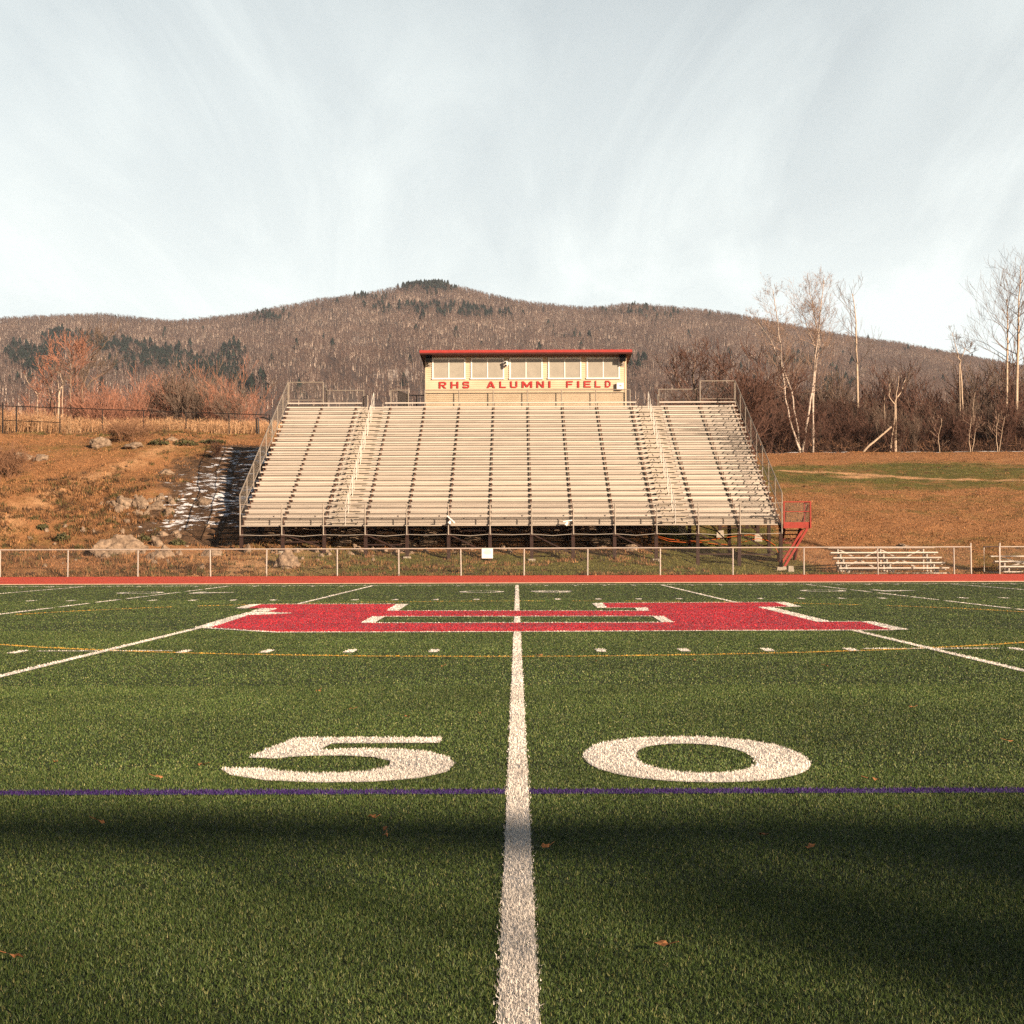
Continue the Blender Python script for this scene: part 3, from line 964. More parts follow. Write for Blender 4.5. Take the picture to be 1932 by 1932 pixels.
px, x, y, z, v, con, tt = forest(64000)
d = ~con
n = int(d.sum())
x1, y1, z1, pxd, vd = x[d], y[d], z[d], px[d], v[d]
h = (6.5 + 5.5 * rng.random(n)); zb = z1 - .6
ltone = fbm(pxd / 40, vd / 14, 71)
tri = []; col = []
az = rng.random(n) * 3.14
lean = rng.normal(0, .05, (n, 2))
tw = .26 + .28 * rng.random(n)
for a_ in (0., 1.57):
    c_, s_ = np.cos(az + a_), np.sin(az + a_)
    tri.append(np.stack([np.stack([x1 - tw * c_, y1 - tw * s_, zb], -1), np.stack([x1 + tw * c_, y1 + tw * s_, zb], -1), np.stack([x1 + lean[:, 0] * h, y1 + lean[:, 1] * h, z1 + h * .95], -1)], 1))
    pale = (rng.random(n) < .5 * (.25 + 1.6 * ltone) * (.45 + .9 * tt[~con]))[:, None]
    tc_ = np.where(pale, np.array([[.62, .50, .42]]), np.array([[.12, .085, .075]])) * (.7 + .6 * rng.random((n, 1)))
    col.append(tc_)
for k in range(9):
    st = .35 + .55 * rng.random(n)
    ang = rng.random(n) * 6.28; rr = h * (.16 + .2 * rng.random(n)); up = h * (.12 + .26 * rng.random(n))
    bx, by, bz = x1 + lean[:, 0] * h * st, y1 + lean[:, 1] * h * st, z1 + h * st
    ww = .10 + .20 * rng.random(n)
    ex_, ey_, ez_ = bx + rr * np.cos(ang), by + rr * np.sin(ang), np.minimum(bz + up, z1 + h * 1.05)
    tri.append(np.stack([np.stack([bx - ww, by, bz - ww * .6], -1), np.stack([bx + ww, by, bz + ww * .6], -1), np.stack([ex_, ey_, ez_], -1)], 1))
    tone = np.array([[.125, .085, .075]]) * (1 - ltone[:, None] * .5) + np.array([[.23, .145, .11]]) * ltone[:, None] * .5
    col.append(tone * (.6 + .7 * rng.random((n, 1))))
tag(tri_mesh("bare_woods", np.concatenate(tri), M['forest'], np.concatenate(col)), "leafless grey brown woods covering the mountain", "woods", None, 'stuff')
x1, y1, z1 = x[con], y[con], z[con]; n = len(x1)
h = 8 + 9 * rng.random(n); tri = []; col = []
for lev in range(5):
    f0 = .06 + lev * .17; top = np.minimum(f0 + .34, 1.0)
    for k in range(5):
        a0 = rng.random(n) * .8 + k * 1.257; a1 = a0 + 1.0 + .4 * rng.random(n)
        r_ = h * (.34 * (1.05 - f0)) * (.7 + .6 * rng.random(n))
        zz0 = z1 + h * (f0 + .05 * rng.random(n))
        tri.append(np.stack([np.stack([x1 + r_ * np.cos(a0), y1 + r_ * np.sin(a0), zz0], -1), np.stack([x1 + r_ * np.cos(a1), y1 + r_ * np.sin(a1), zz0 - .3], -1), np.stack([x1, y1, z1 + h * top], -1)], 1))
        col.append(np.array([[.018, .027, .022]]) * (.6 + .8 * rng.random((n, 1))))
tag(tri_mesh("evergreen_woods", np.concatenate(tri), M['forest'], np.concatenate(col)), "dark evergreen patches among the bare woods on the mountain", "woods", None, 'stuff')

# ------------------------------------------------------------------ grandstand
NC = 14
X0 = P(453, 990, 70.0).x; X1 = P(1475, 988, 70.0).x
BAY = (X1 - X0) / (NC - 1)
CX = [X0 + BAY * k for k in range(NC)]
ROWS = 24
YF0 = 70.45; RUN = .613; RISE = .2757
ZS0 = 2.68


def rowY(i): return YF0 + RUN * i
def rowZ(i): return ZS0 + RISE * i     # seat top
def deckZ(i): return rowZ(i) - .43


AL0, AL1 = P(625, 975, 70.5).x, P(677, 975, 70.5).x
AR0, AR1 = P(1248, 975, 70.5).x, P(1299, 975, 70.5).x
stand = empty("grandstand", ((X0 + X1) / 2, 77, 0), "long aluminium grandstand of 24 bench rows on brown steel legs below the press box", "grandstand")
secs = [(X0 + .03, AL0), (AL1, AR0), (AR1, X1 - .03)]
for i in range(ROWS):
    y, zt, zd = rowY(i), rowZ(i), deckZ(i)
    for (a, b) in secs:
        g = MB(); dz = random.uniform(-.004, .004)
        g.box(a, b, y, y + .25, zt - .045 + dz, zt + dz)
        g.box(a, b, y + .002, y + .02, zt - .062 + dz, zt - .045 + dz)
        g.build("seat", M['alu'], stand)
    g = MB()
    e0, e1 = X0 + .02, X1 - .02
    # deck: two planks with a slim gap, then the riser up to the next row
    g.box(e0, e1, y - .335, y - .05, zd - .045, zd)
    g.box(e0, e1, y - .04, y + .235, zd - .044, zd + .001)
    g.box(e0, e1, y + .252, y + .272, zd + .016, zd + .118)
    g.box(e0, e1, y + .248, y + .268, zd + .140, zd + .218)
    g.build("footboard", M['alu_tread'], stand)
    for (a, b) in ((AL0 + .02, AL1 - .02), (AR0 + .02, AR1 - .02)):
        if i < ROWS - 1:
            g = MB(); g.box(a, b, y - .06, y + .245, zd + .1, zd + .142)
            g.box(a + .02, b - .02, y + .03, y + .045, zd + .02, zd + .095)
            g.build("aisle_step", M['alu_step'], stand)
# top walkway
g = MB(); zt = deckZ(23)
g.box(X0 + 1.85, X1 - 1.85, rowY(23) + .30, 86.75, zt - .05, zt)
g.build("walkway", M['alu_tread'], stand)
g = MB(); g.box(X0 + .02, X0 + BAY, rowY(23) + .3, rowY(23) + .33, zt - .02, zt + .3); g.box(X1 - BAY, X1 - .02, rowY(23) + .3, rowY(23) + .33, zt - .02, zt + .3)
g.build("end_panel", M['alu_tread'], stand)
# seat brackets + sloping stringers per column
for k, x in enumerate(CX):
    g = MB(); br = MB(); w = .017
    for i in range(ROWS):
        y, zt_, zd = rowY(i), rowZ(i), deckZ(i)
        if (AL0 - .02 < x < AL1 + .02) or (AR0 - .02 < x < AR1 + .02): continue
        xx = min(max(x, X0 + .06), X1 - .06)
        br.box(xx - w, xx + w, y + .12, y + .19, zd + .002, zt_ - .047)
    g.beam((x, 70.15, deckZ(0) - .2), (x, rowY(23) + .3, deckZ(23) - .16), .09, .2)
    nb_ = len(br.f); o_ = len(br.v)
    br.v += g.v; br.f += [tuple(i + o_ for i in f_) for f_ in g.f]
    st_ = br.build("stringer", M['bracket'], stand)
    st_.data.materials.append(M['brownsteel'])
    for p_ in st_.data.polygons[nb_:]: p_.material_index = 1
legY = [70.32, 73.6, 77.0, 80.5, 84.0, 86.4]
for k, x in enumerate(CX):
    for ly in legY:
        top = ZS0 - .43 - .16 + (min(ly, 84.6) - YF0) * RISE / RUN
        gz = tz(x, ly)
        if top - gz < .15: continue
        g = MB(); g.beam((x, ly, gz - .2), (x, ly, top), .15, .15, up=(0, 1, 0))
        if ly == 70.32: g.beam((x, ly - .02, 1.75), (x, ly + .5, 1.2), .05, .06)
        g.build("support_leg", M['brownsteel'], stand)
        if (k >= 10 and 76 < ly < 78) or (ly < 71 and k % 3 == 1):
            s = .2
            g = MB(); zz = gz
            g.hexa([(x - s, ly - s - .05, zz - .3), (x + s, ly - s - .05, zz - .3), (x + s, ly + s, zz - .3), (x - s, ly + s, zz - .3), (x - s * .85, ly - s * .9, zz + .34), (x + s * .8, ly - s * .85, zz + .38), (x + s * .85, ly + s * .85, zz + .35), (x - s * .8, ly + s * .9, zz + .36)]) if ly > 71 else g.box(x - .16, x + .16, ly - .16, ly + .16, zz - .1, zz + .1)
            g.build("footing", M['concrete'], stand)
g = MB()
for ly in legY[1:5]:
    top = ZS0 - .43 - .3 + (ly - YF0) * RISE / RUN
    g.beam((X0, ly + .08, top), (X1, ly + .08, top), .05, .08)
g.build("purlin", M['brownsteel'], stand)
for k in (1, 3, 5, 7, 9, 11, 12):
    xa, xb = CX[k], CX[min(k + 1, NC - 1)]
    for ly in legY[:3]:
        top = ZS0 - .43 - .35 + (ly - YF0) * RISE / RUN
        g = MB()
        ga, gb = tz(xa, ly), tz(xb, ly)
        g.beam((xa, ly + .1, top), (xb, ly + .1, max(gb + .25, min(top - .9, gb + .6))), .05, .06)
        g.beam((xa, ly + .14, max(ga + .5, gb + .35)), (xb, ly + .14, max(ga + .5, gb + .35)), .05, .06)
        g.build("brace", M['brownsteel'], stand)
# front guard rail
fg = MB(); zt0, zb0 = P(966, 950.5, 70.).z, P(966, 1008.5, 70.).z
frail = MB(); frail.tube([(X0, 69.98, zt0), (X1, 69.98, zt0)], .020, 8)
fr = frail.build("front_guard", M['galv'], stand)
for x in CX:
    MB().tube([(x, 69.98, zb0), (x, 69.98, zt0 + .02)], .027, 8).build("post", M['galv'], fr)
MB().chain((X0, 69.99, deckZ(0) + .03), (X1, 69.99, deckZ(0) + .03), (X1, 69.99, zt0), (X0, 69.99, zt0), .06, .0035).build("wire_mesh", M['wire'], fr)
pts = []
for k in range(NC):
    pts.append((CX[k], 70.02, zb0 + .02))
    if k < NC - 1: pts.append((CX[k] + BAY / 2, 70.02, zb0 - .0 - (.05 if k % 2 else .01)))
MB().tube(pts, .012, 5).build("conduit", M['galv_bright'], stand)
# aisle handrails
for xm in ((AL0 + AL1) / 2 + .03, (AR0 + AR1) / 2):
    for j in range(8):
        i0 = 3 * j; i1 = min(3 * j + 2, 23)
        a0 = Vector((xm, rowY(i0) - .1, deckZ(i0))); a1 = Vector((xm, rowY(i1) - .1, deckZ(i1)))
        H = .95
        g = MB()
        ups = Vector((0, 0, H))
        g.tube([a0, a0 + ups * .93, a0 + ups + Vector((0, .07, .02)), a1 + ups + Vector((0, -.07, -.02)), a1 + ups * .93, a1], .019, 7)
        g.tube([a0 + ups * .55, a1 + ups * .55], .013, 6)
        g.build("handrail", M['railwhite'], stand)
# side guards
for sx, x in ((-1, X0 - .05), (1, X1 + .05)):
    ya, yb = 70.2, 84.95
    top0, top1 = P(453, 933, 70.2).z, P(546, 721.5, 84.95).z
    lo0, lo1 = deckZ(0) + .46, deckZ(23) + .55
    gr_ = MB()
    gr_.tube([(x, ya, top0), (x, yb, top1)], .026, 7).tube([(x, ya, lo0), (x, yb, lo1)], .022, 7)
    sg = gr_.build("side_guard", M['galv'], stand)
    for k in range(9):
        f = k / 8; yy = ya + (yb - ya) * f
        MB().tube([(x, yy, deckZ(0) + (deckZ(23) - deckZ(0)) * f - .35), (x, yy, top0 + (top1 - top0) * f)], .026, 7).build("post", M['galv'], sg)
    MB().chain((x, ya, lo0), (x, yb, lo1), (x, yb, top1), (x, ya, top0), .05, .0055).build("wire_mesh", M['galv'], sg)
# rear guards
YR = 86.55
zr = P(966, 735.5, YR).z; zd = deckZ(23)


def guard(name, a, b, z0, z1, posts=2, mid=None, mat='galv', wire=.0035):
    a = Vector((a[0], a[1], 0)); b = Vector((b[0], b[1], 0)); Z = Vector((0, 0, 1))
    g = MB(); g.tube([a + Z * z1, b + Z * z1], .025, 7)
    if mid: g.tube([a + Z * mid, b + Z * mid], .02, 6)
    o = g.build(name, M[mat], stand)
    for k in range(posts):
        p = a.lerp(b, k / (posts - 1))
        MB().tube([p + Z * (z0 - .1), p + Z * z1], .028, 7).build("post", M[mat], o)
    MB().chain(a + Z * (z0 + .05), b + Z * (z0 + .05), b + Z * z1, a + Z * z1, .055, wire).build("wire_mesh", M['wire' if mat == 'galv' else mat], o)
    return o


zt_end = P(546, 721.5, 84.95).z
for sx in (-1, 1):
    xo = X0 if sx < 0 else X1
    xi = CX[1] if sx < 0 else CX[12]
    guard("rear_guard", (xo, 84.95), (xi, 84.95), zd + .55, zt_end, 2, zd + .6, wire=.0025)
    guard("rear_guard", (xi, 84.98), (xi, YR), zd, zt_end - .2, 2)
    xa = AL0 - .1 if sx < 0 else AR1 + .15
    guard("rear_guard", (xi, YR), (xa, YR), zd, zr, 2)
    guard("rear_guard", (xa, YR), (xa + (.25 if sx < 0 else -.1), YR - .55), zd, zr - .35, 2)
guard("rear_guard", (AL1 + .15, YR), (-5.9, YR), zd, zr, 2)
guard("rear_guard", (-5.0, YR), (P(1188.5, 740, YR).x, YR), zd, zr, 7, wire=.004)
# exit stair landing, dark rails beside the press box
g = MB(); g.box(-7.9, -5.2, YR + .1, 89.3, zd - .1, zd - .02); g.build("landing", M['brownsteel'], stand)
guard("landing_guard", (-6.45, 86.7), (-6.1, 88.6), zd, zr - .03, 3, None, 'darkwire', .02)
guard("landing_guard", (-6.1, 88.6), (-5.05, 88.6), zd, P(966, 745, 88.6).z, 3, None, 'darkwire', .002)
guard("landing_guard", (AR0 - .5, 88.6), (AR1 + .6, 88.6), zd - .6, zd - .02, 3, None, 'darkwire', .002)

# ---- red stair at the right end (moves with the stand)
px0, px1 = P(1478, 980, 69.95).x, P(1529.5, 980, 69.95).x
zt1 = P(1500, 946.8, 69.95).z; zdk = P(1500, 985, 69.95).z; zbk = P(1500, 996.5, 69.95).z
stair = empty("access_stair", ((px0 + px1) / 2, 70.5, .2), "red steel stair and meshed landing at the right end of the grandstand", "stair")
g = MB(); g.box(px0, px1, 69.95, 70.0, zbk, zdk); g.box(px1 - .05, px1, 70.0, 71.4, zbk, zdk - .02); g.box(px0, px1 - .05, 70.0, 71.4, zbk + .03, zbk + .09)
g.build("landing", M['redsteel'], stair)
g = MB()
for a, b in (((px0, 69.94), (px1, 69.94)), ((px1, 69.96), (px1, 71.4))):
    g.beam((*a, zt1), (*b, zt1), .05, .05)
    g.beam((*a, (zt1 + zdk) / 2 + .02), (*b, (zt1 + zdk) / 2 + .02), .035, .035)
for a in ((px0 + .03, 69.94), (px1 - .01, 69.93), (px1 - .01, 71.4)):
    g.beam((*a, zbk), (*a, zt1), .06, .06, up=(0, 1, 0))
rl = g.build("railing", M['redsteel'], stair)
MB().chain((px0, 69.95, zdk), (px1, 69.95, zdk), (px1, 69.95, zt1), (px0, 69.95, zt1), .055, .004).chain((px1, 69.96, zdk), (px1, 71.4, zdk), (px1, 71.4, zt1), (px1, 69.96, zt1), .055, .006).build("wire_mesh", M['wire'], rl)
b1a, b1b = P(1523, 997, 70.0), P(1474.5, 1078, 70.0); b2a, b2b = P(1514.5, 999, 71.2), P(1469, 1071.5, 71.2)
MB().beam(b1a, b1b, .10, .13, up=(0, 1, 0)).build("brace", M['redsteel'], stair)
MB().beam(b2a, b2b, .10, .13, up=(0, 1, 0)).build("brace", M['redsteel'], stair)
tx0, tx1 = P(1480, 1000, 71.5).x, P(1506, 1000, 71.5).x
for k in range(8):
    zz = P(1490, 999.5 + k * 7.9, 71.45 + k * .13).z; yy = 71.45 + k * .13
    MB().box(tx0 - k * .012, tx1 - k * .012, yy, yy + .24, zz - .05, zz).build("tread", M['darkred'], stair)
zA, zB = P(1490, 996, 71.4).z, P(1490, 1062, 72.5).z
for xx in (tx0 - .05, tx1 + .06):
    MB().beam((xx + .02, 71.35, zA), (xx - .12, 72.55, zB - .1), .06, .30).build("side_rail", M['darkred'], stair)
MB().beam((tx1 + .02, 72.4, zB + .95), (tx1 + .42, 71.3, zt1 - .1), .04, .09).beam((tx0, 72.4, zB + .95), (tx0 + .1, 71.4, zt1 - .2), .04, .05).build("handrail", M['darkred'], stair)

# ------------------------------------------------------------------ press box
BY = 86.9
bx0, bx1 = P(803.2, 700, BY).x, P(1180.8, 700, BY).x
zroof = P(990, 660, 86.0).z
zsof = P(990, 667.3, 86.0).z
zw1 = P(990, 672.5, BY).z
BD = 4.2
box = empty("press_box", ((bx0 + bx1) / 2, BY + BD / 2, 5.), "cream clapboard press box with shed roof and five white windows atop the grandstand", "press box")
wall = MB()
wz0 = zd - .35
lap = .115
nl = int((zw1 - wz0) / lap)
for k in range(nl + 1):       # clapboards on the front and the two sides, each board tilted out at its foot
    za = wz0 + k * lap; zb = min(za + lap, zw1)
    if zb - za < .01: continue
    o = .022
    wall.quad((bx0 - o, BY - o, za), (bx1 + o, BY - o, za), (bx1, BY, zb), (bx0, BY, zb))
    wall.quad((bx0 - o, BY - o, za), (bx0, BY, za), (bx1, BY, za), (bx1 + o, BY - o, za))
    wall.quad((bx1 + o, BY - o, za), (bx1 + o, BY + BD, za), (bx1, BY + BD, zb), (bx1, BY, zb))
    wall.quad((bx0 - o, BY + BD, za), (bx0 - o, BY - o, za), (bx0, BY, zb), (bx0, BY + BD, zb))
wall.box(bx0 + .03, bx1 - .03, BY + .03, BY + BD, wz0 - .1, zw1 - .3)
wall.build("wall", M['siding'], box)
tr = MB()
for x in (bx0, bx1):
    s = -1 if x == bx0 else 1
    tr.box(min(x - s * .07, x + s * .03), max(x - s * .07, x + s * .03), BY - .035, BY + .06, wz0, zw1)
tr.build("corner_trim", M['siding'], box)
# floor frame + posts to the hillside
fl = MB(); fl.box(bx0 - .02, bx1 + .02, BY + .05, BY + BD, wz0 - .35, wz0 - .101)
for x in (bx0 + .2, (bx0 + bx1) / 2, bx1 - .2):
    for yy in (BY + .3, BY + BD - .3):
        fl.box(x - .1, x + .1, yy - .1, yy + .1, tz(x, yy) - .3, wz0 - .35)
fl.build("floor_frame", M['brownsteel'], box)
# roof slab: high at the front, falling to the rear
rx0, rx1 = P(791.5, 660, 86.0).x, P(1193, 660, 86.0).x
yr1 = BY + BD + .55; drop = .34
rf = MB()
rf.hexa([(rx0, 86.0, zroof - .14), (rx1, 86.0, zroof - .14), (rx1, yr1, zroof - .14 - drop), (rx0, yr1, zroof - .14 - drop), (rx0, 86.0, zroof), (rx1, 86.0, zroof), (rx1, yr1, zroof - drop), (rx0, yr1, zroof - drop)])
for k in range(23):
    x = rx0 + .1 + (rx1 - rx0 - .2) * k / 22
    rf.beam((x, 86.02, zroof + .012), (x, yr1 - .02, zroof - drop + .012), .035, .03)
roof = rf.build("roof", M['roofred'], box)
fa = MB(); fa.box(rx0, rx1, 86.02, 86.06, zsof, zroof - .141)
fa.hexa([(rx0 + .01, 86.06, zsof), (rx0 + .05, 86.06, zsof), (rx0 + .05, yr1, zsof - drop), (rx0 + .01, yr1, zsof - drop), (rx0 + .01, 86.06, zroof - .141), (rx0 + .05, 86.06, zroof - .141), (rx0 + .05, yr1, zroof - .141 - drop), (rx0 + .01, yr1, zroof - .141 - drop)])
fa.hexa([(rx1 - .05, 86.06, zsof), (rx1 - .01, 86.06, zsof), (rx1 - .01, yr1, zsof - drop), (rx1 - .05, yr1, zsof - drop), (rx1 - .05, 86.06, zroof - .141), (rx1 - .01, 86.06, zroof - .141), (rx1 - .01, yr1, zroof - .141 - drop), (rx1 - .05, yr1, zroof - .141 - drop)])
fa.build("fascia", M['roofedge'], roof)
so = MB(); so.hexa([(rx0 + .06, 86.07, zsof + .02), (rx1 - .06, 86.07, zsof + .02), (rx1 - .06, yr1, zsof + .02 - drop), (rx0 + .06, yr1, zsof + .02 - drop), (rx0 + .06, 86.07, zsof + .05), (rx1 - .06, 86.07, zsof + .05), (rx1 - .06, yr1, zsof + .05 - drop), (rx0 + .06, yr1, zsof + .05 - drop)])
so.build("soffit", M['soffit'], roof)


def zb6(zx_, zy_, Y):
    return P((1480 + zx_ / 2.356) / 1.9084, (1230 + zy_ / 2.356) / 1.9084, Y)


for (wx0, wx1, wy0, wy1) in ((180, 461, 139, 322), (507, 789, 138, 321), (834, 1116, 137, 321), (1162, 1444, 136, 320), (1489, 1770, 135, 319)):
    a = zb6(wx0, wy1, BY); b = zb6(wx1, wy0, BY)
    fw = .075; y0, y1 = BY - .06, BY + .02
    f = MB()
    f.box(a.x, b.x, y0, y1, b.z - fw, b.z); f.box(a.x - .02, b.x + .02, y0 - .03, y1, a.z, a.z + fw)
    f.box(a.x, a.x + fw, y0, y1, a.z + fw, b.z - fw); f.box(b.x - fw, b.x, y0, y1, a.z + fw, b.z - fw)
    mx_ = (a.x + b.x) / 2
    f.box(mx_ - .028, mx_ + .028, y0 + .01, y1, a.z + fw, b.z - fw)
    fr_ = f.build("window", M['white'], box)
    gl = MB(); gl.quad((a.x + fw, BY - .027, a.z + fw), (mx_ - .028, BY - .027, a.z + fw), (mx_ - .028, BY - .027, b.z - fw), (a.x + fw, BY - .027, b.z - fw))
    gl.quad((mx_ + .028, BY - .035, a.z + fw), (b.x - fw, BY - .035, a.z + fw), (b.x - fw, BY - .035, b.z - fw), (mx_ + .028, BY - .035, b.z - fw))
    gl.build("pane", M['glass'], fr_)

# block letters, stroke by stroke; glyph cells are 1 x 1
T_ = .24


def glyph(ch):
    q = []
    V = lambda x: q.append([(x, 0), (x + T_, 0), (x + T_, 1), (x, 1)])
    H = lambda y, a=0, b=1, t=.2: q.append([(a, y), (b, y), (b, y + t), (a, y + t)])
    if ch == 'H': V(0); V(1 - T_); H(.4, T_, 1 - T_)
    elif ch == 'I': q.append([(0, 0), (1, 0), (1, 1), (0, 1)])
    elif ch == 'L': V(0); H(0, T_)
    elif ch == 'E': V(0); H(0, T_); H(.41, T_, .88, .19); H(.8, T_)
    elif ch == 'F': V(0); H(.40, T_, .88, .19); H(.8, T_)
    elif ch == 'U': q.append([(0, .18), (T_, .25), (T_, 1), (0, 1)]); q.append([(1 - T_, .25), (1, .18), (1, 1), (1 - T_, 1)]); q.append([(.2, 0), (.8, 0), (1, .18), (1 - T_, .25), (.7, .2), (.3, .2), (T_, .25), (0, .18)])
    elif ch == 'N': V(0); V(1 - T_); q.append([(T_, 1), (T_, .68), (1 - T_, 0), (1 - T_, .32)])
    elif ch == 'M':
        t = .2
        q += [[(0, 0), (t, 0), (t, 1), (0, 1)], [(1 - t, 0), (1, 0), (1, 1), (1 - t, 1)], [(t, 1), (t, .62), (.42, .08), (.5, .08), (.5, .42)], [(.5, .42), (.5, .08), (.58, .08), (1 - t, .62), (1 - t, 1)]]
    elif ch == 'A': q += [[(0, 0), (.25, 0), (.58, 1), (.38, 1)], [(.75, 0), (1, 0), (.62, 1), (.58, 1), (.49, .73)], [(.3, .2), (.69, .2), (.63, .38), (.36, .38)]]
    elif ch == 'D': V(0); q += [[(T_, 0), (.66, 0), (.66, .2), (T_, .2)], [(T_, .8), (.66, .8), (.66, 1), (T_, 1)], [(.66, 0), (1, .28), (1, .72), (.66, 1), (.66, .8), (.76, .68), (.76, .32), (.66, .2)]]
    elif ch == 'R': V(0); q += [[(T_, .8), (.74, .8), (.74, 1), (T_, 1)], [(T_, .38), (.74, .38), (.74, .57), (T_, .57)], [(.74, 1), (.74, .8), (.76, .76), (.76, .61), (.74, .57), (.74, .38), (1, .52), (1, .86)], [(.42, .38), (.70, 0), (1, 0), (.68, .38)]]
    elif ch == 'S': q += [[(.0, .1), (.1, 0), (.85, 0), (.85, .2), (.0, .3)], [(.85, 0), (1, .12), (1, .46), (.88, .58), (.74, .40), (.85, .2)], [(.12, .42), (.74, .40), (.88, .58), (.26, .61)], [(.12, .42), (.26, .61), (.15, .8), (0, .88), (0, .54)], [(.15, .8), (1, .7), (1, .9), (.88, 1), (.12, 1), (0, .88)]]
    return q


def word(chars, name_label):
    g = MB()
    for ch, xa, xb, ya, yb in chars:
        a = zb6(xa, yb, BY); b = zb6(xb, ya, BY)
        for poly in glyph(ch):
            y0, y1 = BY - .055, BY + .0
            p2 = [(a.x + (b.x - a.x) * u, a.z + (b.z - a.z) * w_) for u, w_ in poly]
            n = len(g.v)
            g.v += [(u, y0, w_) for u, w_ in p2] + [(u, y1, w_) for u, w_ in p2]
            k = len(p2)
            g.f.append(tuple(n + i for i in range(k)))
            g.f += [(n + i, n + k + i, n + k + (i + 1) % k, n + (i + 1) % k) for i in range(k)]
    o = g.build("lettering", M['letter'], box)
    o['label'] = name_label


word([('R', 237, 300, 341, 398), ('H', 337, 403, 340, 397), ('S', 440, 494, 339, 396)], "red block letters reading RHS")
word([('A', 643, 714, 338, 394), ('L', 752, 806, 338, 393), ('U', 842, 903, 337, 393), ('M', 940, 1029, 337, 392), ('N', 1065, 1129, 336, 392), ('I', 1167, 1184, 336, 391)], "red block letters reading ALUMNI")
word([('F', 1318, 1373, 335, 391), ('I', 1411, 1428, 335, 391), ('E', 1466, 1526, 334, 390), ('L', 1560, 1608, 333, 390), ('D', 1647, 1693, 332, 389)], "red block letters reading FIELD")

# things on the press box
for (sx0, sx1, sy0, sy1, lab) in ((124, 179, 116, 171, "black loudspeaker under the roof at the left corner of the press box"), (1768, 1822, 112, 166, "black loudspeaker under the roof at the right corner of the press box")):
    a = zb6(sx0, sy1, BY - .35); b = zb6(sx1, sy0, BY - .35)
    sp = empty("loudspeaker", ((a.x + b.x) / 2, BY - .3, a.z), lab, "loudspeaker", "loudspeakers on the press box")
    xm = (a.x + b.x) / 2
    g = MB(); g.hexa([(a.x, BY - .45, a.z), (b.x, BY - .45, a.z), (b.x - .03, BY - .16, a.z), (a.x + .03, BY - .16, a.z), (a.x, BY - .45, b.z), (b.x, BY - .45, b.z), (b.x - .03, BY - .16, b.z), (a.x + .03, BY - .16, b.z)])
    g.box(a.x + .04, b.x - .04, BY - .462, BY - .45, a.z + .04, b.z - .04)
    g.build("cabinet", M['black'], sp)
    g = MB(); g.box(xm - .03, xm + .03, BY - .3, BY - .24, a.z - .12, a.z - .001); g.box(xm - .03, xm + .03, BY - .3, BY - .03, a.z - .17, a.z - .12); g.box(xm - .1, xm + .1, BY - .06, BY - .025, a.z - .24, a.z - .05)
    g.build("bracket", M['galv'], sp)
a = zb6(785, 208, BY - .2); b = zb6(832, 148, BY - .2)
fl = empty("floodlight", ((a.x + b.x) / 2, BY - .1, a.z), "white twin head floodlight between the second and third press box windows", "floodlight")
xm = (a.x + b.x) / 2
MB().box(xm + .02, xm + .12, BY - .08, BY - .03, a.z + .08, b.z - .05).tube([(xm + .07, BY - .05, b.z - .1), (xm + .07, BY - .05, b.z + .07)], .02, 6).build("backplate", M['white'], fl)
for dx, dz in ((-.06, .18), (-.03, .02)):
    g = MB(); p0 = Vector((xm + dx, BY - .32, a.z + dz)); p1 = Vector((xm + dx + .1, BY - .1, a.z + dz + .07))
    g.tube([p0, p0.lerp(p1, .35), p1], [.085, .08, .035], 10)
    hd = g.build("lamp_head", M['white'], fl)
    MB().tube([p0 + Vector((-.002, -.004, 0)), p0 + Vector((-.004, -.008, 0))], [.062, .060], 10).build("lens", M['black'], hd)
a = zb6(1747, 405, BY - .15); b = zb6(1801, 351, BY - .15)
ub = empty("utility_box", ((a.x + b.x) / 2, BY - .1, a.z), "white wall box with dark slot at the lower right corner of the press box", "utility box")
MB().box(a.x, b.x, BY - .2, BY - .03, a.z, b.z).box(a.x - .015, b.x + .015, BY - .215, BY - .2, a.z - .015, b.z + .015).build("housing", M['white'], ub)
MB().box(a.x + .13, b.x - .10, BY - .225, BY - .2145, (a.z + b.z) / 2 - .005, (a.z + b.z) / 2 + .035).build("slot", M['black'], ub)

# two little lamps clipped to the front of the stand
for (px_, py_, lab) in ((849, 985, "small tilted white lamp clipped to the stand edge left of centre"), (1069, 988, "small white lamp clipped to the stand edge right of centre")):
    c = P(px_, py_, 69.85)
    o = empty("clip_lamp", c, lab, "lamp", "small lamps on the stand front")
    sgn = 1 if px_ < 1000 else -1
    d_ = Vector((sgn * .17, 0, -.16)) if sgn > 0 else Vector((.2, 0, .03))
    n_ = Vector((0, 0, 1))
    MB().beam(c - d_ + Vector((.05, 0, .12)), c + d_ + Vector((.05, 0, .12)), .16, .05).build("panel", M['white'], o)
    MB().tube([c + Vector((-.05, -.02, -.07)), c + Vector((0, 0, .02)), c + Vector((.05, 0, .1))], [.075, .06, .03], 9).build("lamp_head", M['white'], o)
    MB().box(c.x - .03, c.x + .03, 69.88, 70.1, c.z - .02, c.z + .03).build("bracket", M['galv'], o)

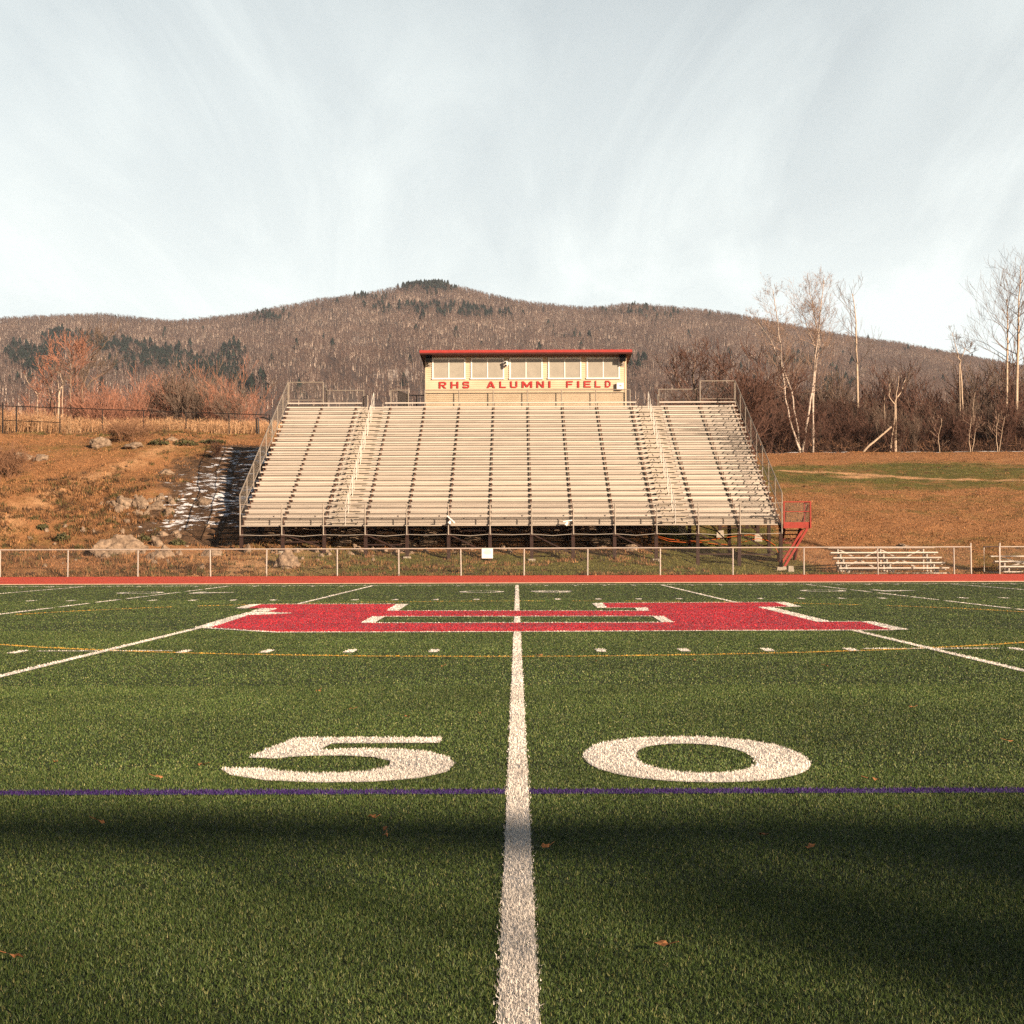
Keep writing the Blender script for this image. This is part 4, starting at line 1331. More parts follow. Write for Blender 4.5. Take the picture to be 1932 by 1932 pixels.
# orange cords slung beneath the right end
for (pl, lab) in (([(1236, 1010, 71), (1262, 1017, 71), (1290, 1020.5, 71), (1318, 1021, 71), (1345, 1018, 71), (1385, 1012, 71), (1415, 1009, 71), (1437, 1013, 71), (1463, 1029, 71)], "dark orange cord slung higher under the right end of the stand"),
                  ([(1236, 1012, 70.7), (1262, 1021, 70.7), (1300, 1024, 70.7), (1328, 1023.5, 70.7), (1350, 1026.5, 70.7), (1375, 1027, 70.7), (1400, 1023, 70.7), (1430, 1016, 70.7), (1449, 1020, 70.7), (1462, 1031, 70.7), (1470, 1046, 70.7), (1480, 1060, 70.7)], "bright orange cord sagging lower under the right end of the stand")):
    tag(MB().tube([P(*q) for q in pl], .014, 6).build("extension_cord", M['orange'], smooth=True), lab, "cord", "orange cords under the stand")

for (px_, py_, w_, h_, lab) in ((1489, 1077.5, .27, .25, "pale concrete block standing by the foot of the red stair"), (1473.5, 1081, .36, .12, "flat concrete pad under the foot of the red brace"), (1480.5, 1078, .20, .14, "small concrete block between the red brace and the taller block")):
    x, y = P(px_, py_, 69.0 if h_ > .2 else 69.6).x, (68.6 if h_ > .2 else 69.7)
    zg = tz(x, y); d_ = .16
    g = MB(); g.hexa([(x - w_ / 2, y - d_, zg - .1), (x + w_ / 2, y - d_, zg - .1), (x + w_ / 2, y + d_, zg - .1), (x - w_ / 2, y + d_, zg - .1), (x - w_ / 2 + .02, y - d_ + .01, zg + h_), (x + w_ / 2 - .04, y - d_ + .02, zg + h_ * .94), (x + w_ / 2 - .03, y + d_, zg + h_ * .96), (x - w_ / 2 + .01, y + d_, zg + h_)])
    tag(g.build("concrete_block", M['concrete']), lab, "concrete block")

# ------------------------------------------------------------------ track fence
def FXp(px): return P(px, 1060, FENCE_Y).x


fz0, fz1 = .08, P(966, 1034.5, FENCE_Y).z
runs = [([-130, 0, 128, 260, 396, 503, 636, 752, 869, 989, 1109, 1246, 1383, 1517, 1656, 1800, 1832], "long galvanised chain link fence along the track below the grandstand", 1832), ([1887, 1956, 2050], "short galvanised chain link fence at the right edge beyond the gate gap", 1887)]
for pxl, lab, tall in runs:
    xs_ = [FXp(p) for p in pxl]
    fe = empty("chain_link_fence", ((xs_[0] + xs_[-1]) / 2, FENCE_Y, .08), lab, "fence", "track fence")
    MB().tube([(xs_[0], FENCE_Y, fz1), (xs_[-1], FENCE_Y, fz1)], .024, 7).build("top_rail", M['galv_bright'], fe)
    for p, x in zip(pxl, xs_):
        h_ = fz1 + (.16 if p == tall else 0)
        lean = random.uniform(-.02, .02)
        MB().tube([(x + lean, FENCE_Y + .04, .0), (x, FENCE_Y + .03, h_)], .034 if p == tall else .03, 8).build("post", M['galv_bright'], fe)
    MB().chain((xs_[0], FENCE_Y - .01, .12), (xs_[-1], FENCE_Y - .01, .12), (xs_[-1], FENCE_Y - .01, fz1), (xs_[0], FENCE_Y - .01, fz1), .06, .0024).build("wire_mesh", M['wire'], fe)
ga = Vector((FXp(1886), FENCE_Y, 0)); gb = Vector((FXp(1874.5), FENCE_Y + 1.3, 0))
gt = empty("fence_gate", (ga.x, ga.y, .1), "narrow chain link gate swung open at the gap in the track fence", "gate")
Z = Vector((0, 0, 1))
gtf = MB()
gtf.tube([ga + Z * .15, ga + Z * 1.2, gb + Z * 1.2, gb + Z * .15, ga + Z * .15], .024, 7)
gtf.build("gate_frame", M['galv_bright'], gt)
MB().chain(ga + Z * .15, gb + Z * .15, gb + Z * 1.2, ga + Z * 1.2, .055, .004).build("wire_mesh", M['wire'], gt)
# notice on the fence
a = P(909, 1053.5, FENCE_Y - .05); b = P(930, 1034.8, FENCE_Y - .05)
ns = empty("notice_sign", ((a.x + b.x) / 2, FENCE_Y - .05, a.z), "white square notice hung on the chain link fence", "sign")
MB().box(a.x, b.x, FENCE_Y - .05, FENCE_Y - .035, a.z, b.z).build("board", M['white'], ns)
g = MB()
for k, (u0, u1, vz) in enumerate(((.2, .8, .10), (.32, .72, .20), (.25, .8, .28), (.18, .85, .36), (.15, .8, .43), (.22, .82, .50), (.36, .7, .57), (.4, .62, .86))):
    zz = b.z - (b.z - a.z) * vz
    x_ = a.x + (b.x - a.x) * u0
    while x_ < a.x + (b.x - a.x) * u1:
        wd = random.uniform(.015, .045); g.quad((x_, FENCE_Y - .054, zz - .009), (x_ + wd, FENCE_Y - .054, zz - .009), (x_ + wd, FENCE_Y - .054, zz + .007), (x_, FENCE_Y - .054, zz + .007)); x_ += wd + .014
g.build("print", M['grey'], ns)

# ------------------------------------------------------------------ small benches
def small_bleacher(xl, xr, y0, rows, z0, label):
    o = empty("small_bleacher", ((xl + xr) / 2, y0 + rows * .3, .1), label, "bleacher", "small portable bleachers behind the track fence")
    for i in range(rows):
        y, zz = y0 + i * .58, z0 + i * .215
        MB().box(xl, xr, y, y + .24, zz - .05, zz).build("seat_plank", M['alu'], o)
        MB().box(xl + .03, xr - .05, y - .30, y - .06, zz - .33 if i else zz - .26, zz - .29 if i else zz - .22).build("foot_plank", M['alu'], o)
    n = 3
    for k in range(n):
        x = xl + .45 + (xr - xl - .9) * k / (n - 1)
        g = MB()
        for i in range(rows):
            y, zz = y0 + i * .58 + .12, z0 + i * .215
            g.beam((x, y, .06), (x, y, zz - .051), .05, .05, up=(0, 1, 0))
            if i: g.beam((x + .09, y - .3, .06), (x + .09, y - .3, zz - .335), .05, .05, up=(0, 1, 0))
        g.beam((x - .04, y0 + .1, .12), (x - .04, y0 + .58 * (rows - 1) + .2, .12), .05, .06)
        g.beam((x - .04, y0 + .1, z0 - .2), (x - .04, y0 + .58 * (rows - 1) + .2, z0 + .215 * (rows - 1) - .2), .04, .05)
        g.build("frame", M['galv_bright'], o)
    yb_ = y0 + .58 * (rows - 1) + .2
    zt_ = z0 + .215 * (rows - 1)
    for k in range(n - 1):
        xa = xl + .5 + (xr - xl - 1.) * k / (n - 1); xb = xl + .5 + (xr - xl - 1.) * (k + 1) / (n - 1); xm = (xa + xb) / 2
        MB().beam((xa, yb_, zt_ - .1), (xb - .3, yb_, .35), .03, .05).beam((xb, yb_ + .04, zt_ - .1), (xa + .3, yb_ + .04, .35), .03, .05).build("cross_brace", M['galv_bright'], o)
    return o


xl = P(1583, 1060, 66.6).x; xr = P(1791, 1060, 66.6).x
small_bleacher(xl, xr, 66.6, 5, P(1690, 1070.5, 66.6).z, "five row aluminium bleacher behind the fence right of the red stair")
xl2 = P(1893, 1060, 66.6).x
small_bleacher(xl2, xl2 + xr - xl, 66.6, 4, P(1910, 1075, 66.6).z - .06, "low aluminium bleacher cut off by the right edge of the view")

# ------------------------------------------------------------------ dark fence on the left crest
DFY = 111.
dpx = [-75, 5, 31, 113, 193, 271, 351, 432, 509]
dfe = empty("dark_fence", (P(250, 815, DFY).x, DFY, tz(P(250, 815, DFY).x, DFY)), "black chain link fence along the crest left of the grandstand", "fence")
tops = []
dzs = []
for p in dpx:
    xx = P(p, 800, DFY).x
    zt_ = P(p, np.interp(p, [0, 509], [765.5, 783]), DFY).z
    tops.append(Vector((xx, DFY, zt_)))
    zg = tz(xx, DFY) - .1
    dzs.append(zg)
    hh = .25 if p == 5 else 0
    MB().tube([(xx, DFY, zg - .3), (xx, DFY, zt_ + hh)], .05 if p in (5, 31) else .04, 7).build("post", M['darkwire'], dfe)
MB().tube(tops, .032, 6).build("top_rail", M['darkwire'], dfe)
MB().tube([P(5, 793, DFY), P(113, 797, DFY)], .028, 6).build("middle_rail", M['darkwire'], dfe)
g = MB()
for k in range(len(dpx) - 1):
    a, b = tops[k], tops[k + 1]
    g.chain((a.x, DFY + .02, dzs[k]), (b.x, DFY + .02, dzs[k + 1]), b + Vector((0, .02, 0)), a + Vector((0, .02, 0)), .085, .0035)
g.build("wire_mesh", M['darkwire'], dfe)
# arched black panel at the end of the fence
a = P(484, 812, 108); tp = P(484, 789, 108); b = P(507, 812, 108)
g = MB(); g.tube([(a.x, 108, tz(a.x, 108) - .2), (tp.x, 108, tp.z), (tp.x + .45, 108, tp.z + .06), (b.x + .1, 108, tp.z - .12), (b.x + .4, 108, tz(b.x, 108) - .2)], .06, 7)
g.tube([(a.x + .12, 108.05, tz(a.x, 108) - .1), (a.x + .12, 108.05, tp.z)], .05, 6)
tag(g.build("metal_hoop", M['darkwire']), "low black metal hoop frame beside the left end of the dark fence", "frame")

# ------------------------------------------------------------------ rocks
def boulder(c, w, h, dpt, seed, name, label, cat, group=None):
    r_ = random.Random(seed)
    import bmesh
    bm = bmesh.new()
    bmesh.ops.create_icosphere(bm, subdivisions=5 if w > 1.2 else (4 if w > .5 else 3), radius=1)
    off = Vector((r_.uniform(-50, 50), r_.uniform(-50, 50), r_.uniform(-50, 50)))
    planes = [(Vector((r_.uniform(-1, 1), r_.uniform(-1, 1), r_.uniform(-.2, 1))).normalized(), r_.uniform(.55, .85)) for _ in range(9)]
    for v_ in bm.verts:
        p = v_.co.copy()
        for nn, dd in planes:
            t = p.dot(nn)
            if t > dd: p -= nn * (t - dd) * .9
        p *= 1 + .30 * mnoise.fractal(p * 1.6 + off, 1.0, 2.0, 5)
        cr = mnoise.ridged_multi_fractal(p * 2.2 + off, .9, 2.1, 4, 1.0, 2.0)
        p *= 1 + .07 * (cr - 1.2)
        v_.co = Vector((p.x * w / 1.5, p.y * dpt / 1.5, p.z * h * .95 + h * .10))
    me = bpy.data.meshes.new(name); bm.to_mesh(me); bm.free()
    me.materials.append(M['rock'])
    o = bpy.data.objects.new(name, me); COL.objects.link(o); o.location = c; o.rotation_euler = (0, 0, r_.uniform(-.5, .5))
    return tag(o, label, cat, group)


def z5(zx_, zy_): return zx_ * .30376, 524 + zy_ * .30376


big = [((745, 1712), 240, 120, "largest pale flat topped boulder on the lower left bank"),
       ((975, 1745), 95, 65, "dark boulder just right of the largest boulder by the fence"),
       ((1035, 1735), 70, 80, "upright brown boulder right of the dark boulder by the fence"),
       ((980, 1665), 65, 48, "rounded rock above the upright brown boulder"),
       ((1315, 1730), 95, 50, "low rounded boulder left of the corner of the grandstand"),
       ((1540, 1708), 36, 62, "tall pale rock at the left front corner of the grandstand"),
       ((760, 1415), 90, 62, "leftmost big block of the outcrop halfway up the left bank"),
       ((870, 1418), 100, 60, "broad pale block in the middle of the outcrop on the left bank"),
       ((975, 1432), 85, 45, "low block at the right end of the outcrop on the left bank"),
       ((700, 1418), 52, 34, "small outlying rock at the left foot of the outcrop"),
       ((1045, 1462), 62, 36, "wedge rock below the right end of the outcrop"),
       ((850, 1468), 62, 22, "flat rock lying below the outcrop on the left bank"),
       ((1070, 1405), 42, 34, "pale upright rock right of the outcrop"),
       ((1255, 1402), 100, 42, "flat dark rock at the edge of the snowy shade"),
       ((1030, 1220), 92, 32, "long flat rock above the outcrop on the left bank"),
       ((630, 1044), 105, 50, "grey rounded boulder near the crest below the dark fence"),
       ((835, 1052), 130, 26, "long low grey ledge right of the crest boulder"),
       ((252, 1132), 95, 42, "grey humped rock on the upper left bank"),
       ((140, 1120), 140, 34, "long grey slab left of the humped rock"),
       ((1060, 1014), 85, 24, "flat pale slab at the crest by the green bushes"),
       ((1010, 1600), 60, 30, "small rock above the rounded rock on the left bank"),
       ((650, 1740), 60, 30, "low reddish rock at the left foot of the largest boulder"),
       ((940, 1760), 45, 25, "low rock in front of the dark boulder by the fence")]
for i, ((zx_, zy_), w_, h_, lab) in enumerate(big):
    a, b = z5(zx_, zy_)
    p = T(a, b)
    s = .30376 / 3000 * p.y
    boulder(p, w_ * s, h_ * s, w_ * s * .75, 100 + i, "boulder", lab, "boulder", "boulders on the left bank")
p = T(534, 1072); boulder(p + Vector((0, .3, 0)), 44 * p.y / 3000, 34 * p.y / 3000, 1.0, 7, "boulder", "big craggy split boulder behind the fence below the left seats", "boulder", "boulders on the left bank")
p = T(1705, 1033); boulder(p, 26 * p.y / 3000, 8 * p.y / 3000, .6, 17, "boulder", "flat pale stone on the right bank above the small bleacher", "boulder")
spots = []
for k in range(150):
    px_ = random.uniform(468, 965); py_ = 1036 + abs(random.gauss(0, 9))
    if k > 70: px_, py_ = random.uniform(30, 440), random.uniform(985, 1075)
    if k > 105: px_, py_ = random.gauss(262, 42), 958 + random.gauss(0, 9)
    spots.append((px_, py_, random.uniform(.09, .27)*(1.4 if random.random()<.15 else 1)))
for k, (px_, py_, w_) in enumerate(spots):
    p = T(px_, py_)
    left = px_ < 450
    boulder(p, w_, w_ * random.uniform(.5, .95), w_ * .8, 300 + k, "stone", "small pale stone strewn on the left bank" if left else "small pale stone in the rubble along the foot of the grandstand", "stone", "small stones on the left bank" if left else "rubble stones at the foot of the stand")
for k in range(60):
    x = random.uniform(-12, 5.5); y = random.uniform(72, 78.5)
    p = Vector((x, y, tz(x, y))); w_ = random.uniform(.25, .75)
    boulder(p, w_, w_ * .45, w_ * .7, 600 + k, "stone", "shaded angular stone on the slope below the seats", "stone", "shaded stones beneath the seats")

# ------------------------------------------------------------------ trees
def rot_about(v_, axis, a): return Matrix.Rotation(a, 3, axis) @ v_


def grow(mb, p, d, L, r, lev, maxlev, rnd, spread=.6, upb=.25, kids=(3, 5), seg=4, minr=.008, wob=.16, leafcb=None):
    """a branch as a tapering crooked tube, with side branches"""
    pts = [p.copy()]; rad = [r]; d = d.normalized()
    n = seg if lev < maxlev else 3
    for i in range(n):
        d = (d + Vector((rnd.gauss(0, wob), rnd.gauss(0, wob), rnd.gauss(0, wob * .7) + upb * .25))).normalized()
        p = p + d * L / n; pts.append(p.copy()); rad.append(max(minr, r * (1 - .75 * (i + 1) / n)))
    mb.tube(pts, rad, 3 if lev > 0 else 4, cap=False)
    if leafcb and lev >= maxlev - 1: leafcb(pts)
    if lev >= maxlev: return
    k = rnd.randint(*kids)
    for j in range(k):
        f = rnd.uniform(.25, 1.0); q = f * n; i = min(int(q), n - 1); b = pts[i].lerp(pts[i + 1], q - i)
        dd = (pts[i + 1] - pts[i]).normalized()
        ax = dd.cross(Vector((rnd.uniform(-1, 1), rnd.uniform(-1, 1), rnd.uniform(-1, 1))))
        if ax.length < 1e-3: continue
        nd = rot_about(dd, ax.normalized(), rnd.uniform(.35, spread + .35)); nd.z += upb
        grow(mb, b, nd, L * rnd.uniform(.45, .7), max(minr, rad[i] * .6), lev + 1, maxlev, rnd, spread, upb, kids, seg, minr, wob, leafcb)


def bare_tree(name, stems, label, cat, group, trunkmat, twigmat, seed, start=.35, nb=26, blen=(1.2, 2.6), maxlev=3, upb=.3, minr=.010, spread=.6, leaf=None, kids=(3, 4)):
    """stems: list of (list of 3D points, base radius, top radius)"""
    rnd = random.Random(seed)
    base = stems[0][0][0]
    o = empty(name, base, label, cat, group)
    tk = MB(); cr = MB(); lv = MB()

    def leafcb(pts):
        for _ in range(1):
            p = rnd.choice(pts) + Vector((rnd.gauss(0, .08), rnd.gauss(0, .08), rnd.gauss(0, .08))); s = rnd.uniform(.03, .065)
            a = Vector((rnd.gauss(0, 1), rnd.gauss(0, 1), rnd.gauss(0, 1))).normalized() * s; b = Vector((rnd.gauss(0, 1), rnd.gauss(0, 1), rnd.gauss(0, 1))).normalized() * s
            lv.quad(p, p + a, p + a + b, p + b)
    for pts, r0, r1 in stems:
        # smooth the stem with a few jittered in-between points
        pp_ = [Vector(pts[0])]
        for a, b in zip(pts[:-1], pts[1:]):
            a = Vector(a); b = Vector(b)
            for t in (.33, .66, 1.0):
                q = a.lerp(b, t)
                if t < 1: q += Vector((rnd.gauss(0, .04), rnd.gauss(0, .04), 0))
                pp_.append(q)
        n = len(pp_); rad = [r0 + (r1 - r0) * (i / (n - 1)) ** .8 for i in range(n)]
        pp_[0] = pp_[0] - Vector((0, 0, .3))
        tk.tube(pp_, rad, 7, cap=False)
        for k in range(nb):
            f = start + (1 - start) * ((k + rnd.random()) / nb); q = f * (n - 1); i = min(int(q), n - 2)
            b = pp_[i].lerp(pp_[i + 1], q - i); az = rnd.uniform(0, 6.28)
            d = Vector((math.cos(az), math.sin(az), rnd.uniform(.3, 1.1)))
            shape = math.sin(math.pi * min(1, (1 - f) * .8 + .11))
            L_ = rnd.uniform(*blen) * (.22 + .85 * shape)
            grow(cr, b, d, L_, max(minr, rad[i] * .42), 1, maxlev, rnd, spread, upb, kids, 4, minr, .17, leafcb if leaf else None)
    tk.build("trunk", M[trunkmat], o, smooth=True)
    c = cr.build("crown", M[twigmat], o)
    if leaf and lv.v: lv.build("leaves", M[leaf], o)
    return o


def z4(zx_, zy_): return 1362.4 + zx_ * .331, 471.6 + zy_ * .331


def stem4(pts, Y, dy=0.):
    out = []
    for i, (a, b) in enumerate(pts):
        px_, py_ = z4(a, b); out.append(P(px_, py_, Y + dy * i))
    g0 = out[0]
    zg = tz(g0.x, Y)
    if g0.z > zg: out.insert(0, Vector((g0.x, Y, zg)))
    return out


TY = 135.
bare_tree("birch_tree", [(stem4([(445, 1140), (400, 1020), (360, 850), (335, 610), (318, 420), (290, 230)], TY), .13, .03), (stem4([(438, 1140), (420, 960), (395, 800), (345, 650), (270, 500), (190, 400)], TY + .3), .11, .025)],
          "white birch with two crooked stems, nearest the grandstand's right end", "tree", "birches on the right", 'birch', 'twig_tan', 11, start=.48, nb=27, minr=.006, blen=(1.3, 2.5), leaf='twig_tan', kids=(4, 5))
bare_tree("birch_tree", [(stem4([(455, 1150), (490, 950), (515, 800), (530, 600), (555, 400), (580, 170)], TY + .5), .15, .03), (stem4([(515, 1100), (520, 850), (555, 500), (520, 350), (500, 200)], TY + 1), .11, .025), (stem4([(516, 800), (530, 560), (480, 420), (450, 330)], TY + .6), .08, .02)],
          "tallest full crowned white birch right of the two stemmed birch", "tree", "birches on the right", 'birch', 'twig_tan', 12, start=.48, nb=25, minr=.006, blen=(1.4, 2.7), leaf='twig_tan', kids=(4, 5))
bare_tree("bare_tree", [(stem4([(775, 1090), (770, 700), (765, 520), (760, 380), (742, 250)], TY + 6), .16, .03)],
          "slim grey leafless tree with upswept branches right of the birches", "tree", "tall bare trees on the right", 'palebark', 'twig_grey', 13, start=.42, nb=16, blen=(1.6, 3.0), upb=.6, spread=.45, kids=(2, 3))
bare_tree("broken_tree", [(stem4([(782, 1166), (870, 1090), (965, 1008)], TY - .6), .10, .085), (stem4([(962, 1130), (985, 950), (985, 870), (1000, 790), (1005, 720)], TY + .3), .095, .02), (stem4([(985, 880), (950, 830), (965, 740)], TY + .3), .08, .02), (stem4([(990, 860), (1030, 790), (1050, 710)], TY + .3), .07, .02)],
          "snapped pale tree whose trunk leans down onto the grass", "tree", None, 'palebark', 'twig_grey', 14, start=.6, nb=7, blen=(.7, 1.5), kids=(2, 3))
bare_tree("bare_tree", [(stem4([(1410, 1160), (1375, 960), (1355, 650), (1345, 600), (1310, 470)], TY + 4), .11, .02), (stem4([(1352, 640), (1385, 560), (1420, 590)], TY + 4), .05, .02)],
          "thin pale sapling with a small round crown standing alone on the right", "tree", "tall bare trees on the right", 'palebark', 'twig_grey', 15, start=.55, nb=13, blen=(.9, 1.8), kids=(2, 3))
bare_tree("bare_tree", [(stem4([(1625, 1080), (1625, 600), (1628, 400), (1620, 280)], TY + 7), .17, .03)],
          "tall grey leafless tree left of the tallest tree at the right edge", "tree", "tall bare trees on the right", 'palebark', 'twig_grey', 16, start=.4, nb=24, blen=(2.2, 4.0), upb=.35, kids=(3, 4), minr=.008)
bare_tree("bare_tree", [(stem4([(1672, 1080), (1685, 600), (1690, 350), (1700, 90)], TY + 3), .22, .03)],
          "tallest bare tree with pale trunk at the right edge", "tree", "tall bare trees on the right", 'palebark', 'twig_grey', 17, start=.35, nb=26, blen=(2.4, 4.4), upb=.45, kids=(3, 4), minr=.008)
for i, (a, b, tp, lab) in enumerate(((1240, 1150, 960, "pale forked sapling at the front of the thicket left of the tall sapling"), (1415, 1165, 950, "small pale sapling in front of the thin alone standing sapling"), (1570, 1160, 930, "clump stemmed sapling at the front of the thicket by the right edge"), (930, 1000, 800, "short dead pole standing left of the snapped tree"), (1435, 1000, 810, "broken dead stub right of the thin sapling"), (1205, 1030, 920, "dark dead stub in the thicket left of the pale forked sapling"))):
    bare_tree("sapling", [(stem4([(a, b), (a - 6, (b + tp) / 2), (a + 8, tp)], TY - .5 + (2 if i > 2 else 0)), .045, .012)] + ([(stem4([(a + 3, b), (a + 25, (b + tp) / 2), (a + 40, tp + 20)], TY - .4), .035, .01)] if i in (1, 2) else []), lab, "tree", "saplings in the thicket", 'palebark' if i < 5 else 'bark', 'twig_tan' if i < 3 else 'twig_grey', 30 + i, start=.35, nb=9 if i < 3 else 3, blen=(.5, 1.1), maxlev=2)
# red-brown tree behind the right seats
bt = P(1309, 740, 128)
bare_tree("bare_tree", [([Vector((bt.x, 128, tz(bt.x, 128))), Vector((bt.x + .2, 128, 13)), Vector((bt.x - .1, 128, 15.2)), Vector((bt.x + .1, 128, 16.6))], .18, .04), ([Vector((bt.x + .1, 128, 12.2)), Vector((bt.x + 1.4, 128, 14.4)), Vector((bt.x + 2.2, 128, 15.8))], .1, .03), ([Vector((bt.x + .1, 128, 12.5)), Vector((bt.x - 1.2, 128, 14.4)), Vector((bt.x - 1.6, 128, 15.8))], .1, .03)],
          "dark red brown bare tree rising behind the right hand seats", "tree", None, 'bark', 'twig_dark', 40, start=.15, nb=18, blen=(1.4, 2.4), kids=(3, 4), minr=.014)


def shrub_mesh(seed, H, W, stems, twig, leaf=None, leaves=0, minr=.012):
    rnd = random.Random(seed); g = MB()
    for k in range(stems):
        az = rnd.uniform(0, 6.28); a = rnd.uniform(.05, .6)
        grow(g, Vector((rnd.gauss(0, W * .12), rnd.gauss(0, W * .12), -.1)), Vector((math.cos(az) * a * W / H, math.sin(az) * a * W / H, 1)), H * rnd.uniform(.6, .95), .035 * H / 3, 0, 3, rnd, .55, .25, (3, 4), 4, minr, .16)
    return g


SHR = {}


def shrub_proto(key, seed, H, W, stems, mat, minr=.012):
    g = shrub_mesh(seed, H, W, stems, None, minr=minr)
    me = bpy.data.meshes.new("bare_shrub")
    me.from_pydata(g.v, [], g.f); me.materials.append(M[mat]); me.update()
    SHR.setdefault(key, []).append(me)


for s in range(4): shrub_proto('dark', 50 + s, 3.2, 2.6, 11, 'twig_dark', .013)
for s in range(3): shrub_proto('red', 60 + s, 3.4, 2.8, 13, 'twig_red', .008)
for s in range(3): shrub_proto('tan', 70 + s, 3.2, 2.4, 11, 'twig_grey', .009)
M['twig_bush'] = pmat('russet bush twigs', (0.22, 0.115, 0.065), rough=.9, var=.25, scale=2)
for s in range(2): shrub_proto('bush', 85 + s, 1.2, 1.8, 30, 'twig_bush', .005)
for s in range(2): shrub_proto('low', 80 + s, 1.2, 1.6, 16, 'twig_dark', .008)


def put_shrub(key, x, y, sc, label, group, wid=1.0, name="bare_shrub", rnd=random):
    o = bpy.data.objects.new(name, rnd.choice(SHR[key]))
    o.location = (x, y, tz(x, y)); o.rotation_euler = (0, 0, rnd.uniform(0, 6.28)); o.scale = (sc * wid, sc * wid, sc)
    COL.objects.link(o)
    return tag(o, label, "shrub", group)


rs = random.Random(5)
# right thicket: three depths of leafless shrubs
for (Y0, n, smin, smax, keys) in ((136.3, 40, .55, .9, ('dark', 'dark', 'dark', 'tan')), (139.5, 34, .85, 1.25, ('dark', 'dark', 'tan')), (145, 30, 1.2, 1.8, ('dark', 'tan', 'dark'))):
    for k in range(n):
        px_ = 1385 + (1985 - 1385) * (k + rs.random()) / n
        y = Y0 + rs.uniform(-1, 1.6); x = (px_ - 975) / 3000 * y
        sc = rs.uniform(smin, smax) * (1.15 if px_ < 1480 or px_ > 1860 else .95)
        kk = rs.choice(keys)
        put_shrub(kk, x, y, sc, {"dark": "dark brown leafless shrub in the thicket beyond the right bank", "red": "reddish leafless shrub in the thicket beyond the right bank", "tan": "grey brown leafless shrub in the thicket beyond the right bank"}[kk], "shrubs of the right thicket", 1.0, rnd=rs)
# shrubs behind the right seats and the press box
for k in range(14):
    px_ = 1240 + 175 * (k + rs.random()) / 14; y = rs.uniform(120, 127); x = (px_ - 975) / 3000 * y
    put_shrub('dark', x, y, rs.uniform(.9, 1.4) * (1.35 if px_ > 1370 else .9), "dark leafless shrub behind the right hand seats", "shrubs behind the right seats", rnd=rs)
# left thicket beyond the dark fence
for k in range(46):
    px_ = -40 + 530 * (k + rs.random()) / 46; y = rs.uniform(119, 134); x = (px_ - 975) / 3000 * y
    top = np.interp(px_, [-40, 60, 100, 200, 300, 380, 440, 490], [.7, .8, .95, 1.1, 1.25, 1.45, 1.2, .7])
    kk = rs.choice(('red', 'red', 'red', 'tan'))
    put_shrub(kk, x, y, top * rs.uniform(.75, 1.12), "reddish leafless shrub in the thicket beyond the dark fence" if kk == 'red' else "grey brown leafless shrub in the thicket beyond the dark fence", "shrubs of the left thicket", rnd=rs)


def lz(zx_, zy_, Y): return P(zx_ * .1627, 628.8 + zy_ * .1627, Y)


def lstem(pts, Y):
    o = [lz(a, b, Y) for a, b in pts]; zg = tz(o[0].x, Y)
    if o[0].z > zg: o.insert(0, Vector((o[0].x, Y, zg)))
    return o


bare_tree("bare_tree", [(lstem([(830, 930), (820, 650), (810, 480), (795, 330), (805, 120)], 121.), .09, .02), (lstem([(822, 520), (840, 330), (870, 180)], 121.), .06, .02)], "straight reddish bare tree beyond the dark fence", "tree", "bare trees beyond the dark fence", 'bark', 'twig_red', 90, start=.35, nb=18, blen=(1.2, 2.2), kids=(3, 4), minr=.012)
bare_tree("bare_tree", [(lstem([(945, 950), (950, 700), (960, 560), (970, 420), (965, 230)], 122.), .10, .02), (lstem([(950, 690), (1050, 560), (1160, 490), (1250, 440)], 122.), .09, .02), (lstem([(955, 640), (1060, 300), (1180, 170), (1240, 90)], 122.), .07, .02)], "wide forked bare tree with a leaning limb beyond the dark fence", "tree", "bare trees beyond the dark fence", 'bark', 'twig_grey', 91, start=.3, nb=15, blen=(1.0, 2.0), kids=(3, 4), minr=.012)
bare_tree("bare_tree", [(lstem([(680, 850), (692, 680), (720, 600), (740, 550)], 119.), .10, .04), (lstem([(690, 690), (670, 560), (690, 470)], 119.), .06, .02), (lstem([(730, 570), (700, 470), (660, 440)], 119.), .04, .02)], "pale short forked tree nearest the left post of the dark fence", "tree", "bare trees beyond the dark fence", 'palebark', 'twig_grey', 92, start=.5, nb=8, blen=(.6, 1.2), kids=(2, 3))
bare_tree("bare_tree", [(lstem([(640, 830), (560, 700), (535, 560), (500, 440), (475, 340)], 120.), .07, .02), (lstem([(590, 640), (595, 480), (625, 360)], 120.), .06, .02)], "arching bare tree with clinging orange leaves beyond the dark fence", "tree", "bare trees beyond the dark fence", 'bark', 'twig_red', 93, start=.3, nb=16, blen=(.7, 1.3), leaf='redleaf', kids=(2, 3))
bare_tree("bare_tree", [(lstem([(430, 830), (430, 710), (350, 600), (290, 480)], 119.5), .05, .02), (lstem([(435, 720), (465, 690), (480, 670)], 119.5), .04, .02)], "thin bare stem bending left beyond the dark fence", "tree", "bare trees beyond the dark fence", 'palebark', 'twig_red', 94, start=.4, nb=8, blen=(.5, 1.), kids=(2, 3))

